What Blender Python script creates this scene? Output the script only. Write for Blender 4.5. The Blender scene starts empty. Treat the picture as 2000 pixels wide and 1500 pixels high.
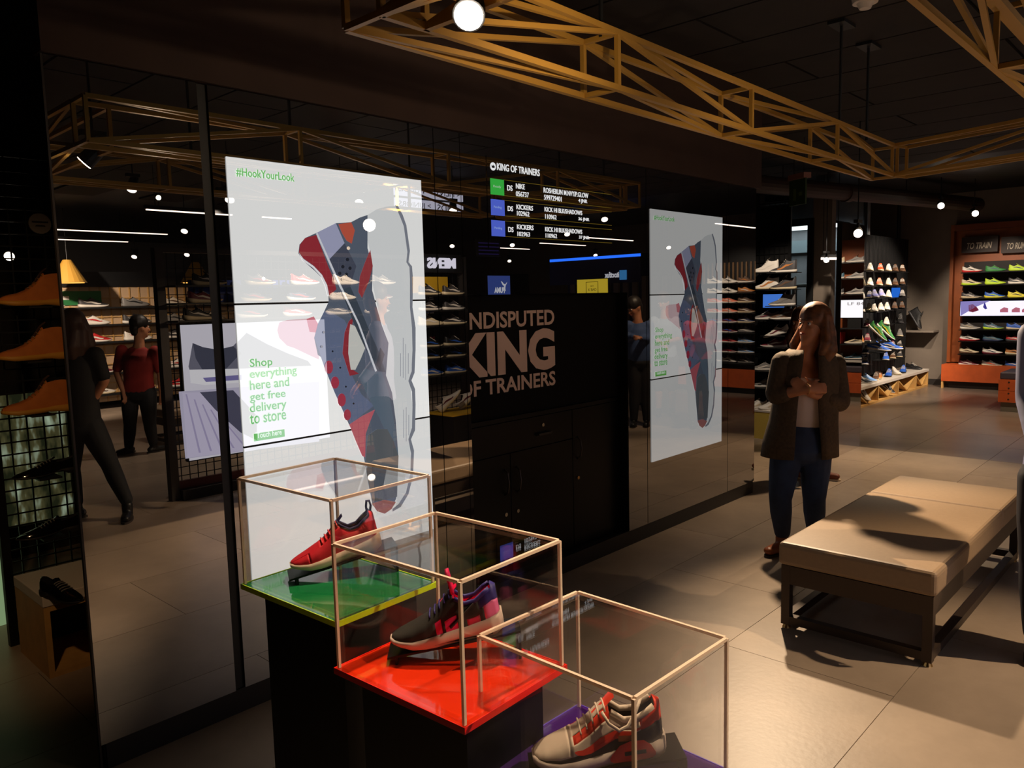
import bpy, math, random
import numpy as np
from mathutils import Vector, Matrix, Quaternion
R_ = random.Random(7)
scn = bpy.context.scene
COL = scn.collection

# ------------------------------------------------------------------ camera
CAM_H, FPX = 1.66, 1525.0
def _n(v): return v / np.linalg.norm(v)
_down = _n(np.array([350.0, 14150.0, FPX]))
_va = np.array([1428.0, -192.0, FPX]); _va = _n(_va); _va = _n(_va - _down * (_va @ _down))
_up = -_down
RW = np.stack([_va, np.cross(_up, _va), _up])          # camera axes (right, down, forward) -> world
CPOS = np.array([0.0, 0.0, CAM_H])
cd = bpy.data.cameras.new('camera'); cam = bpy.data.objects.new('camera', cd); COL.objects.link(cam)
cd.sensor_width = 36.0; cd.lens = FPX / 2000 * 36.0; cd.clip_start = 0.05; cd.clip_end = 200
m = np.eye(4); m[:3, 0] = RW[:, 0]; m[:3, 1] = -RW[:, 1]; m[:3, 2] = -RW[:, 2]; m[:3, 3] = CPOS
cam.matrix_world = Matrix(m.tolist())
scn.camera = cam
scn.view_settings.view_transform = 'Standard'; scn.view_settings.look = 'None'
scn.view_settings.exposure = 0.0; scn.view_settings.gamma = 1.0; scn.view_settings.use_curve_mapping = False
scn.cycles.transparent_max_bounces = 24
scn.cycles.max_bounces = 8
scn.cycles.sample_clamp_indirect = 4.0
scn.cycles.use_denoising = True

def _ray(px, py): return RW @ _n(np.array([px - 1000.0, py - 750.0, FPX]))
def onZ(px, py, z=0.0):
    d = _ray(px, py); return Vector((CPOS + d * ((z - CPOS[2]) / d[2])).tolist())
def onY(px, py, y):
    d = _ray(px, py); return Vector((CPOS + d * ((y - CPOS[1]) / d[1])).tolist())
def onX(px, py, x):
    d = _ray(px, py); return Vector((CPOS + d * ((x - CPOS[0]) / d[0])).tolist())
WY = 2.92                                              # plane of the mirror glass
def mir(v): return Vector((v[0], 2 * WY - v[1], v[2]))

# ------------------------------------------------------------------ world
w = bpy.data.worlds.new('world'); scn.world = w; w.use_nodes = True
w.node_tree.nodes['Background'].inputs[0].default_value = (0.75, 0.8, 0.9, 1)
w.node_tree.nodes['Background'].inputs[1].default_value = 0.004

# ------------------------------------------------------------------ lamps
def spot(name, loc, tgt, watts, col=(1, .78, .55), ang=60, blend=.6, rad=.03):
    l = bpy.data.lights.new(name, 'SPOT'); l.energy = watts; l.color = col
    l.spot_size = math.radians(ang); l.spot_blend = blend; l.shadow_soft_size = rad
    o = bpy.data.objects.new(name, l); COL.objects.link(o); o.location = loc
    o.rotation_euler = (Vector(tgt) - Vector(loc)).to_track_quat('-Z', 'Y').to_euler()
    o['kind'] = 'helper'
    return o
WARM = (1, .74, .48); SOFT = (1, .83, .66); COOL = (.95, .93, 1)
spot('spot_bench', (5.45, 2.6, 2.38), (3.8, .3, 0), 560, WARM, 70, .8, .04)
spot('spot_front', (4.4, -.9, 2.9), (3.35, .5, 0), 420, WARM, 58, .8, .015)
spot('spot_boxes', (1.52, 1.53, 2.36), (1.0, 1.15, .8), 110, WARM, 64, .7, .02)
spot('spot_boxes_two', (2.3, -.3, 2.5), (1.15, 1.0, .8), 170, WARM, 34, .8, .012)  # extra light added to brighten the boxes, no fixture hangs there
spot('spot_bulkhead', (2.0, 1.2, 2.3), (2.2, 2.92, 2.9), 14, WARM, 110, 1, .012)  # added to make the warm glow on the bulkhead, no fixture
spot('spot_truss', (3.3, 1.2, 2.05), (3.6, 1.9, 2.55), 8, WARM, 135, 1, .012)  # added fill for the wall-side truss arm only, no fixture
spot('spot_truss_two', (3.6, -.5, 1.9), (3.6, .65, 2.5), 9, WARM, 120, 1, .012)  # added fill from below for the front truss arm, no fixture
spot('spot_aisle', (8.2, 2.2, 2.9), (7.0, 2.2, 0), 300, WARM, 75, .7, .05)
spot('spot_far_floor', (11.6, 2.6, 3.0), (10.6, 2.9, 0), 330, WARM, 80, .8, .05)
spot('spot_orange', (12.5, 3.1, 2.85), (14.75, 2.7, 1.0), 250, SOFT, 62, .5, .04)
spot('spot_slats', (12.3, 2.2, 2.9), (13.2, 4.25, 1.1), 700, SOFT, 66, .5, .04)
spot('spot_white_rack', (7.6, 3.3, 2.7), (8.75, 4.0, 1.2), 80, SOFT, 60, .5, .04)
spot('spot_grey_wall', (10.2, 3.95, 2.7), (11.3, 4.3, 1.5), 110, SOFT, 24, .25, .03)
spot('spot_boots', (.2, 2.2, 2.35), (1.0, 4.3, 1.0), 34, (1, .6, .3), 60, .8, .04)
spot('spot_wood_wall', (3.2, -6.2, 2.6), (3.9, -8.2, 1.2), 800, SOFT, 95, .6, .04)
spot('spot_rack_front', (4.2, .6, 2.75), (4.9, -.85, 1.3), 330, SOFT, 95, .7, .04)
spot('spot_back_floor', (4.5, -3.0, 2.8), (4.5, -3.0, 0), 150, SOFT, 110, .8, .06)
spot('spot_men', (8.0, 1.3, 2.8), (9.0, .1, .9), 150, WARM, 70, .7, .05)
spot('spot_far_rack', (10.6, -.2, 2.8), (12.3, -.4, 1.2), 170, SOFT, 66, .6, .04)
spot('spot_second_unit', (10.9, 1.3, 2.8), (12.4, 1.4, 1.1), 170, SOFT, 66, .6, .04)
spot('spot_back_right', (9.5, -3.0, 2.8), (9.5, -3.0, 0), 120, SOFT, 110, .8, .06)

# ------------------------------------------------------------------ materials
def lin(c): return tuple(((v / 255 + .055) / 1.055) ** 2.4 if v > 10.3 else v / 255 / 12.92 for v in c)
_M = {}
def mat(name, rgb=(128, 128, 128), rough=.6, metal=0, emit=0, noise=0, nscale=20, bump=0, bscale=80, spec=.5, alpha=None, trans=0, ecol=None, coat=0):
    if name in _M: return _M[name]
    M = bpy.data.materials.new(name); M.use_nodes = True; nt = M.node_tree; b = nt.nodes['Principled BSDF']
    c = lin(rgb) + (1,)
    b.inputs['Base Color'].default_value = c; b.inputs['Roughness'].default_value = rough; b.inputs['Metallic'].default_value = metal
    b.inputs['Specular IOR Level'].default_value = spec; b.inputs['Coat Weight'].default_value = coat
    b.inputs['Transmission Weight'].default_value = trans
    if emit:
        b.inputs['Emission Color'].default_value = (lin(ecol) + (1,)) if ecol else c; b.inputs['Emission Strength'].default_value = emit
    tc = None
    if noise or bump:
        tc = nt.nodes.new('ShaderNodeTexCoord')
    if noise:
        nz = nt.nodes.new('ShaderNodeTexNoise'); nz.inputs['Scale'].default_value = nscale; nz.inputs['Detail'].default_value = 5
        nt.links.new(tc.outputs['Object'], nz.inputs['Vector'])
        mp = nt.nodes.new('ShaderNodeMapRange'); mp.inputs[1].default_value = .3; mp.inputs[2].default_value = .7
        mp.inputs[3].default_value = 1 - noise; mp.inputs[4].default_value = 1 + noise * .6
        nt.links.new(nz.outputs['Fac'], mp.inputs[0])
        mx = nt.nodes.new('ShaderNodeMix'); mx.data_type = 'RGBA'; mx.blend_type = 'MULTIPLY'; mx.inputs[0].default_value = 1
        mx.inputs[6].default_value = c; nt.links.new(mp.outputs[0], mx.inputs[7]); nt.links.new(mx.outputs[2], b.inputs['Base Color'])
    if bump:
        n2 = nt.nodes.new('ShaderNodeTexNoise'); n2.inputs['Scale'].default_value = bscale; n2.inputs['Detail'].default_value = 4
        nt.links.new(tc.outputs['Object'], n2.inputs['Vector'])
        bp = nt.nodes.new('ShaderNodeBump'); bp.inputs['Strength'].default_value = bump; bp.inputs['Distance'].default_value = .01
        nt.links.new(n2.outputs['Fac'], bp.inputs['Height']); nt.links.new(bp.outputs[0], b.inputs['Normal'])
    _M[name] = M
    return M
def shader(name):
    M = bpy.data.materials.new(name); M.use_nodes = True; nt = M.node_tree; nt.nodes.clear()
    out = nt.nodes.new('ShaderNodeOutputMaterial'); _M[name] = M
    return M, nt, out
def emis(name, rgb, s=1.0, gloss=0.0):
    """a lit screen surface: emission, with a glass sheen of weight gloss"""
    if name in _M: return _M[name]
    M, nt, out = shader(name)
    e = nt.nodes.new('ShaderNodeEmission'); e.inputs[0].default_value = lin(rgb) + (1,); e.inputs[1].default_value = s
    if gloss:
        g = nt.nodes.new('ShaderNodeBsdfGlossy'); g.inputs[0].default_value = (gloss, gloss, gloss, 1); g.inputs[1].default_value = 0.0
        a = nt.nodes.new('ShaderNodeAddShader'); nt.links.new(e.outputs[0], a.inputs[0]); nt.links.new(g.outputs[0], a.inputs[1]); nt.links.new(a.outputs[0], out.inputs[0])
    else: nt.links.new(e.outputs[0], out.inputs[0])
    return M
# tinted mirror glass
MIRROR, nt, out = shader('tinted_mirror_glass')
g = nt.nodes.new('ShaderNodeBsdfGlossy'); g.inputs[0].default_value = (.40, .39, .385, 1); g.inputs[1].default_value = 0.0
d = nt.nodes.new('ShaderNodeBsdfDiffuse'); d.inputs[0].default_value = (.006, .006, .007, 1)
a = nt.nodes.new('ShaderNodeAddShader'); nt.links.new(g.outputs[0], a.inputs[0]); nt.links.new(d.outputs[0], a.inputs[1]); nt.links.new(a.outputs[0], out.inputs[0])
# clear acrylic sheet
def acrylic(name, tint=(.985, .98, .975), ior=1.42, rough=.0):
    M, nt, out = shader(name)
    t = nt.nodes.new('ShaderNodeBsdfTransparent'); t.inputs[0].default_value = tuple(tint) + (1,)
    g = nt.nodes.new('ShaderNodeBsdfGlossy'); g.inputs[0].default_value = (.9, .9, .9, 1); g.inputs[1].default_value = rough
    f = nt.nodes.new('ShaderNodeFresnel')
    ge = nt.nodes.new('ShaderNodeNewGeometry'); io = nt.nodes.new('ShaderNodeMapRange'); io.inputs[3].default_value = ior; io.inputs[4].default_value = 1 / ior
    nt.links.new(ge.outputs['Backfacing'], io.inputs[0]); nt.links.new(io.outputs[0], f.inputs[0])
    mx = nt.nodes.new('ShaderNodeMixShader'); nt.links.new(f.outputs[0], mx.inputs[0]); nt.links.new(t.outputs[0], mx.inputs[1]); nt.links.new(g.outputs[0], mx.inputs[2])
    nt.links.new(mx.outputs[0], out.inputs[0]); return M
ACRYL = acrylic('clear_acrylic')
PANE = acrylic('window_glass', (.9, .93, .92))
# floor tile
def tile_mat(name, a, b_, rough):
    M = mat(name, a, rough, noise=0); nt = M.node_tree; b = nt.nodes['Principled BSDF']
    tc = nt.nodes.new('ShaderNodeTexCoord'); n1 = nt.nodes.new('ShaderNodeTexNoise'); n1.inputs['Scale'].default_value = 1.6; n1.inputs['Detail'].default_value = 7; n1.inputs['Roughness'].default_value = .62
    geo = nt.nodes.new('ShaderNodeNewGeometry'); nt.links.new(geo.outputs['Position'], n1.inputs['Vector'])
    oi = nt.nodes.new('ShaderNodeObjectInfo')
    mx = nt.nodes.new('ShaderNodeMix'); mx.data_type = 'RGBA'; mx.inputs[6].default_value = lin(a) + (1,); mx.inputs[7].default_value = lin(b_) + (1,)
    ad = nt.nodes.new('ShaderNodeMath'); ad.operation = 'MULTIPLY_ADD'; ad.inputs[1].default_value = .28; nt.links.new(oi.outputs['Random'], ad.inputs[0])
    mr = nt.nodes.new('ShaderNodeMapRange'); mr.inputs[1].default_value = .3; mr.inputs[2].default_value = .72; nt.links.new(n1.outputs['Fac'], mr.inputs[0])
    mu = nt.nodes.new('ShaderNodeMath'); mu.operation = 'MULTIPLY'; mu.inputs[1].default_value = .72; nt.links.new(mr.outputs[0], mu.inputs[0])
    nt.links.new(mu.outputs[0], ad.inputs[2]); nt.links.new(ad.outputs[0], mx.inputs[0]); nt.links.new(mx.outputs[2], b.inputs['Base Color'])
    n2 = nt.nodes.new('ShaderNodeTexNoise'); n2.inputs['Scale'].default_value = 40; nt.links.new(geo.outputs['Position'], n2.inputs['Vector'])
    bp = nt.nodes.new('ShaderNodeBump'); bp.inputs['Strength'].default_value = .05; bp.inputs['Distance'].default_value = .01; nt.links.new(n2.outputs['Fac'], bp.inputs['Height']); nt.links.new(bp.outputs[0], b.inputs['Normal'])
    return M
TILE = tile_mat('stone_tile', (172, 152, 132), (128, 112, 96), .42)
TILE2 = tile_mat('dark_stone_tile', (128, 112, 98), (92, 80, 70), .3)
GROUT = mat('grout', (108, 92, 78), .8)
BLACK = mat('black_paint', (14, 14, 15), .55)
GLOSSB = mat('black_laminate', (9, 9, 10), .34, spec=.25)
MATTB = mat('black_plinth', (10, 10, 11), .5)
CEIL = mat('ceiling_black', (34, 28, 25), .85, noise=.25, nscale=6)
BULK = mat('bulkhead_brown', (62, 44, 36), .8, noise=.15, nscale=5)
YEL = mat('yellow_steel', (176, 132, 52), .5)
STEEL = mat('dark_steel', (62, 58, 56), .4, .6)
BRONZE = mat('bronze_steel', (62, 50, 42), .42, .35)
WIRE = mat('black_wire', (16, 16, 17), .45, .3)
LEATH = mat('taupe_leather', (146, 122, 96), .5, noise=.06, nscale=60, bump=.05, bscale=250)
WOOD = mat('pale_ply', (196, 152, 88), .5, noise=.15, nscale=12)
ORNG = mat('orange_wood', (186, 82, 34), .5, noise=.12, nscale=10)
ORNG2 = mat('orange_panel', (140, 70, 22), .55, noise=.15, nscale=6)
GREYW = mat('grey_wall_paint', (120, 108, 96), .8, noise=.08, nscale=4)
WHITE = mat('white_laminate', (206, 196, 184), .5)
CHROME = mat('chrome', (190, 186, 180), .2, 1)
BRASS = mat('brass', (190, 150, 90), .3, .9)

# ------------------------------------------------------------------ mesh helpers
def link(o, parent=None):
    COL.objects.link(o)
    if parent is not None: o.parent = parent
    return o
def meshdata(name, verts, faces, smooth=False):
    me = bpy.data.meshes.new(name); me.from_pydata([tuple(v) for v in verts], [], [tuple(f) for f in faces])
    if smooth: me.polygons.foreach_set('use_smooth', [True] * len(me.polygons))
    me.update(); return me
def flipfix(me):
    import bmesh
    bm = bmesh.new(); bm.from_mesh(me); bmesh.ops.recalc_face_normals(bm, faces=bm.faces); bm.to_mesh(me); bm.free(); me.update()
class MB:
    def __init__(s): s.v = []; s.f = []
    def add(s, vs, fs):
        n = len(s.v); s.v += [Vector(v) for v in vs]; s.f += [tuple(i + n for i in f) for f in fs]; return s
    def box(s, x0, x1, y0, y1, z0, z1):
        x0, x1 = min(x0, x1), max(x0, x1); y0, y1 = min(y0, y1), max(y0, y1); z0, z1 = min(z0, z1), max(z0, z1)
        return s.add([(x0, y0, z0), (x1, y0, z0), (x1, y1, z0), (x0, y1, z0), (x0, y0, z1), (x1, y0, z1), (x1, y1, z1), (x0, y1, z1)],
                     [(0, 3, 2, 1), (4, 5, 6, 7), (0, 1, 5, 4), (1, 2, 6, 5), (2, 3, 7, 6), (3, 0, 4, 7)])
    def bar(s, p, q, w, h=None, upv=(0, 0, 1)):
        p, q = Vector(p), Vector(q); d = (q - p).normalized(); u = Vector(upv)
        if abs(d.dot(u)) > .97: u = Vector((0, 1, 0)) if abs(d.y) < .9 else Vector((1, 0, 0))
        a = d.cross(u).normalized(); b = a.cross(d).normalized(); h = w if h is None else h
        a *= w / 2; b *= h / 2; vs = []
        for c in (p, q): vs += [c - a - b, c + a - b, c + a + b, c - a + b]
        return s.add(vs, [(3, 2, 1, 0), (4, 5, 6, 7), (0, 1, 5, 4), (1, 2, 6, 5), (2, 3, 7, 6), (3, 0, 4, 7)])
    def tube(s, pts, r, n=8, closed=False):
        pts = [Vector(p) for p in pts]; k = len(pts); rs = r if isinstance(r, (list, tuple)) else [r] * k
        rings = []; prev = None
        for i, p in enumerate(pts):
            if closed: d = pts[(i + 1) % k] - pts[i - 1]
            else: d = pts[min(i + 1, k - 1)] - pts[max(i - 1, 0)]
            d.normalize()
            if prev is None:
                u = Vector((0, 0, 1)) if abs(d.z) < .9 else Vector((1, 0, 0)); prev = d.cross(u).normalized()
            a = (prev - d * prev.dot(d)).normalized(); prev = a; b = d.cross(a)
            rings.append([p + (a * math.cos(t) + b * math.sin(t)) * rs[i] for t in [2 * math.pi * j / n for j in range(n)]])
        vs = [v for rg in rings for v in rg]; fs = []
        for i in range(k if closed else k - 1):
            for j in range(n):
                i2 = (i + 1) % k; fs.append((i * n + j, i * n + (j + 1) % n, i2 * n + (j + 1) % n, i2 * n + j))
        if not closed: fs += [tuple(range(n))[::-1], tuple((k - 1) * n + j for j in range(n))]
        return s.add(vs, fs)
    def cyl(s, p, q, r0, r1=None, n=16): return s.tube([p, q], [r0, r0 if r1 is None else r1], n)
    def sphere(s, c, r, n=10, sc=(1, 1, 1)):
        vs = []; fs = []; c = Vector(c)
        for i in range(n + 1):
            t = math.pi * i / n
            for j in range(n): vs.append(c + Vector((r * sc[0] * math.sin(t) * math.cos(2 * math.pi * j / n), r * sc[1] * math.sin(t) * math.sin(2 * math.pi * j / n), r * sc[2] * math.cos(t))))
        for i in range(n):
            for j in range(n): fs.append((i * n + j, (i + 1) * n + j, (i + 1) * n + (j + 1) % n, i * n + (j + 1) % n))
        return s.add(vs, fs)
    def grid(s, P):
        r, c = len(P), len(P[0]); return s.add([p for row in P for p in row], [(i * c + j, i * c + j + 1, (i + 1) * c + j + 1, (i + 1) * c + j) for i in range(r - 1) for j in range(c - 1)])
    def poly(s, pts, nrm, th):
        """flat polygon with a thickness along nrm"""
        n = len(pts); nrm = Vector(nrm) * th; a = [Vector(p) for p in pts]; b = [p + nrm for p in a]
        return s.add(a + b, [tuple(range(n))[::-1], tuple(range(n, 2 * n))] + [(i, (i + 1) % n, n + (i + 1) % n, n + i) for i in range(n)])
    def build(s, name, material, parent=None, smooth=False, local=False, bevel=0):
        off = Vector((0, 0, 0))
        if parent is not None and not local:
            pp = parent
            while pp is not None: off += pp.location; pp = pp.parent
        me = meshdata(name, [v - off for v in s.v], s.f, smooth); flipfix(me)
        if material is not None: me.materials.append(material)
        o = bpy.data.objects.new(name, me); link(o, parent)
        if bevel:
            bv = o.modifiers.new('bevel', 'BEVEL'); bv.width = bevel; bv.segments = 3; bv.limit_method = 'ANGLE'
        return o
def tag(o, label=None, cat=None, group=None, kind=None):
    if label: o['label'] = label
    if cat: o['category'] = cat
    if group: o['group'] = group
    if kind: o['kind'] = kind
    return o
def thing(name, label, cat, loc=(0, 0, 0), rotz=0, group=None):
    o = bpy.data.objects.new(name, None); o.empty_display_size = .05; link(o)
    o.location = Vector(loc); o.rotation_euler = (0, 0, rotz); return tag(o, label, cat, group)
def box(name, material, parent, x0, x1, y0, y1, z0, z1, bevel=0, local=False):
    return MB().box(x0, x1, y0, y1, z0, z1).build(name, material, parent, bevel=bevel, local=local)
def structure(o): o['kind'] = 'structure'; return o
def text(body, size, material, parent, origin, xd, yd, name='lettering', ext=.001, xs=1.0, bold=0, align='LEFT', shear=0, space=1.0):
    """flat lettering; xd/yd are world directions of its baseline and its up"""
    cu = bpy.data.curves.new('t', 'FONT'); cu.body = body; cu.size = size; cu.extrude = ext; cu.offset = bold; cu.align_x = align; cu.shear = shear; cu.space_character = space
    cu.resolution_u = 3
    to = bpy.data.objects.new('t', cu); COL.objects.link(to)
    dg = bpy.context.evaluated_depsgraph_get(); me = bpy.data.meshes.new_from_object(to.evaluated_get(dg))
    bpy.data.objects.remove(to); bpy.data.curves.remove(cu)
    xd = Vector(xd).normalized(); yd = Vector(yd).normalized(); zd = xd.cross(yd)
    M = Matrix((( xd.x * xs, yd.x, zd.x, origin[0]), (xd.y * xs, yd.y, zd.y, origin[1]), (xd.z * xs, yd.z, zd.z, origin[2]), (0, 0, 0, 1)))
    me.transform(M)
    if parent is not None:
        off = Vector((0, 0, 0)); pp = parent
        while pp is not None: off += pp.location; pp = pp.parent
        me.transform(Matrix.Translation(-off))
    me.name = name; me.materials.clear(); me.materials.append(material)
    o = bpy.data.objects.new(name, me); return link(o, parent)

def fit_text(body, material, parent, origin, xd, yd, w, h, name='lettering', bold=0, ext=.0008, shear=0):
    """lettering stretched to a box w wide and h high whose lower left corner is origin"""
    o = text(body, 1.0, material, parent, (0, 0, 0), (1, 0, 0), (0, 1, 0), name, ext / .05, 1, bold, shear=shear)
    me = o.data
    off = Vector((0, 0, 0)); pp = parent
    while pp is not None: off += pp.location; pp = pp.parent
    me.transform(Matrix.Translation(off))
    xs = [v.co.x for v in me.vertices]; ys = [v.co.y for v in me.vertices]; zs = max(v.co.z for v in me.vertices) or 1
    x0, x1, y0, y1 = min(xs), max(xs), min(ys), max(ys); xd = Vector(xd).normalized(); yd = Vector(yd).normalized(); zd = xd.cross(yd)
    for v in me.vertices:
        c = v.co.copy()
        v.co = Vector(origin) + xd * ((c.x - x0) / (x1 - x0) * w) + yd * ((c.y - y0) / (y1 - y0) * h) + zd * (c.z / zs * ext) - off
    me.update(); return o

# ------------------------------------------------------------------ floor, ceiling, walls
floor = structure(box('floor', GROUT, None, -4, 16, -14, 9, -.06, -.008))
TX, TY, G = 1.515, .757, .003
_td = {}
def tile(x0, x1, y0, y1, m):
    key = (round(x1 - x0, 3), round(y1 - y0, 3))
    if key not in _td:
        b = MB().box(0, key[0] - G, 0, key[1] - G, -.01, 0); me = meshdata('tile', b.v, b.f); me.materials.append(None); _td[key] = me
    o = bpy.data.objects.new('tile', _td[key]); link(o, floor); o.location = (x0, y0, 0)
    o.material_slots[0].link = 'OBJECT'; o.material_slots[0].material = m
for r in range(-12, 8):
    y0 = .96 + r * TY
    offx = .0 if r % 2 == 0 else TY
    k = -3
    while True:
        x0 = 3.28 + offx + k * TX; k += 1
        if x0 > 14.9: break
        if x0 + TX < .2: continue
        a, b = x0, min(x0 + TX, 14.99)
        if a < 8.58 < b - .01:
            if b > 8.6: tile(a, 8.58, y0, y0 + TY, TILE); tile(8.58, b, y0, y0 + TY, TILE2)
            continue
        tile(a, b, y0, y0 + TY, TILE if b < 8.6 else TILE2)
ceil = structure(box('ceiling', BLACK, None, -4, 16, -14, 9, 3.27, 3.35))
CP = MB().box(.01, .59, .01, 2.39, 3.245, 3.268); cpm = meshdata('panel', CP.v, CP.f); cpm.materials.append(CEIL)
for i in range(0, 16):
    for j in range(-2, 3):
        o = bpy.data.objects.new('panel', cpm); link(o, ceil); o.location = (1.2 + i * .6, -1.2 + j * 2.4 + (i % 2) * 1.2, 0)
structure(box('wall_right', GREYW, None, 15.0, 15.2, -14, 9, -.05, 3.3))
structure(box('wall_back', mat('dark_wall', (40, 36, 34), .85), None, -4, 16, 8.8, 9, -.05, 3.3))
structure(box('wall_behind', mat('dark_wall', (40, 36, 34), .85), None, -4, 16, -14, -13.8, -.05, 3.3))
structure(box('wall_left', mat('dark_wall', (40, 36, 34), .85), None, -4, -3.8, -14, 9, -.05, 3.3))
t1 = structure(box('trim_1', BULK, None, .905, 6.13, 2.905, 2.985, 2.505, 3.244))          # bulkhead above the mirror wall
structure(box('baseboard_right', mat('dark_skirting', (38, 33, 30), .6), None, 14.97, 15.0, 3.75, 4.3, 0, .1))

# ------------------------------------------------------------------ mirror wall with its recess
RX0, RX1, RZ = 2.806, 4.242, 1.69
mw = thing('wall_front', None, None, (3.5, WY, 0)); mw['kind'] = 'structure'
core = MB(); core.box(.925, 1.45, WY + .012, WY + .05, .0, 2.5); core.box(1.45, RX0, WY + .012, 3.45, .0, 2.5); core.box(RX1, 6.066, WY + .012, 3.45, 0, 2.5); core.box(RX0, RX1, WY + .012, 3.45, RZ, 2.5); core.box(RX0, RX1, 3.3, 3.45, 0, RZ)
core.build('core', MATTB, mw)
for x0, x1, z0, z1 in [(.911, 1.430, .1, 2.5), (1.472, 2.604, .1, 2.5), (2.609, 2.780, .1, 2.5), (2.784, 2.806, .1, 2.5), (2.806, 4.242, RZ, 2.5), (4.242, 4.462, .1, 2.5), (4.468, 5.605, .1, 2.5), (5.611, 6.07, .1, 2.5)]:
    box('glass_panel', MIRROR, mw, x0, x1, WY, WY + .01, z0, z1)
box('plinth', mat('plinth_dark', (26, 21, 19), .5), mw, .93, 6.06, WY + .004, WY + .012, 0, .1)
box('end_trim', STEEL, mw, .905, .912, WY - .002, WY + .014, .0, 2.5)

RY = WY + .085
cab = thing('recess_cabinet', 'black laminate cabinet with drawer and doors set in the mirror wall recess', 'cabinet', (3.52, RY + .06, 0))
box('body', GLOSSB, cab, RX0 + .003, RX1 - .003, RY + .004, 3.295, .1, .98)
box('plinth', MATTB, cab, RX0 + .003, RX1 - .003, WY + .03, 3.29, 0, .1)
box('worktop', GLOSSB, cab, RX0 + .003, RX1 - .003, RY - .015, 3.29, .981, 1.005)
XD = 3.74
dr = box('drawer', GLOSSB, cab, RX0 + .01, XD - .003, RY - .012, RY + .003, .80, .975)
MB().bar((3.40, RY - .03, .87), (3.52, RY - .03, .87), .012).bar((3.40, RY - .03, .87), (3.40, RY - .01, .87), .01).bar((3.52, RY - .03, .87), (3.52, RY - .01, .87), .01).build('handle', STEEL, dr)
MB().cyl((3.46, RY - .018, .92), (3.46, RY - .01, .92), .011).build('lock', CHROME, dr)
def bow(x, z0, z1): return [(x, RY - .012, z0), (x, RY - .035, z0 + .02), (x, RY - .045, (z0 + z1) / 2), (x, RY - .035, z1 - .02), (x, RY - .012, z1)]
for x0, x1, hx in [(RX0 + .01, 3.17, 3.125), (3.176, XD - .003, 3.225)]:
    dd = box('door', GLOSSB, cab, x0, x1, RY - .012, RY + .003, .105, .793)
    MB().tube(bow(hx, .56, .71), .005).build('handle', BRONZE, dd); MB().cyl((hx, RY - .018, .45), (hx, RY - .01, .45), .011).build('lock', CHROME, dd)
dd = box('door', GLOSSB, cab, XD + .003, RX1 - .01, RY - .012, RY + .003, .105, .975)
MB().tube(bow(3.79, .66, .80), .005).build('handle', BRONZE, dd); MB().cyl((3.79, RY - .018, .54), (3.79, RY - .01, .54), .011).build('lock', BRASS, dd)
sp = box('splash_panel', mat('black_vinyl', (10, 9, 10), .8, spec=.15), mw, RX0 + .003, RX1 - .003, RY, 3.295, 1.006, RZ - .002)
sp['label'] = 'black recess panel lettered UNDISPUTED KING OF TRAINERS'
BEIGE = mat('beige_vinyl', (226, 194, 176), .6)
def py(px_, y_): return onY(px_, y_, RY - .001)
xr = py(1083, 650).x
for body, yt, yb, wd, b in [('UNDISPUTED', 604, 634, .80, .022), ('KING', 639.5, 720, .80, .045), ('OF TRAINERS', 724, 752, .80, .022)]:
    zt, zb = py(1083, yt).z, py(1083, yb).z
    fit_text(body, BEIGE, sp, (xr - wd, RY - .0012, zb), (1, 0, 0), (0, 0, 1), wd, zt - zb, bold=b)

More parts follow.
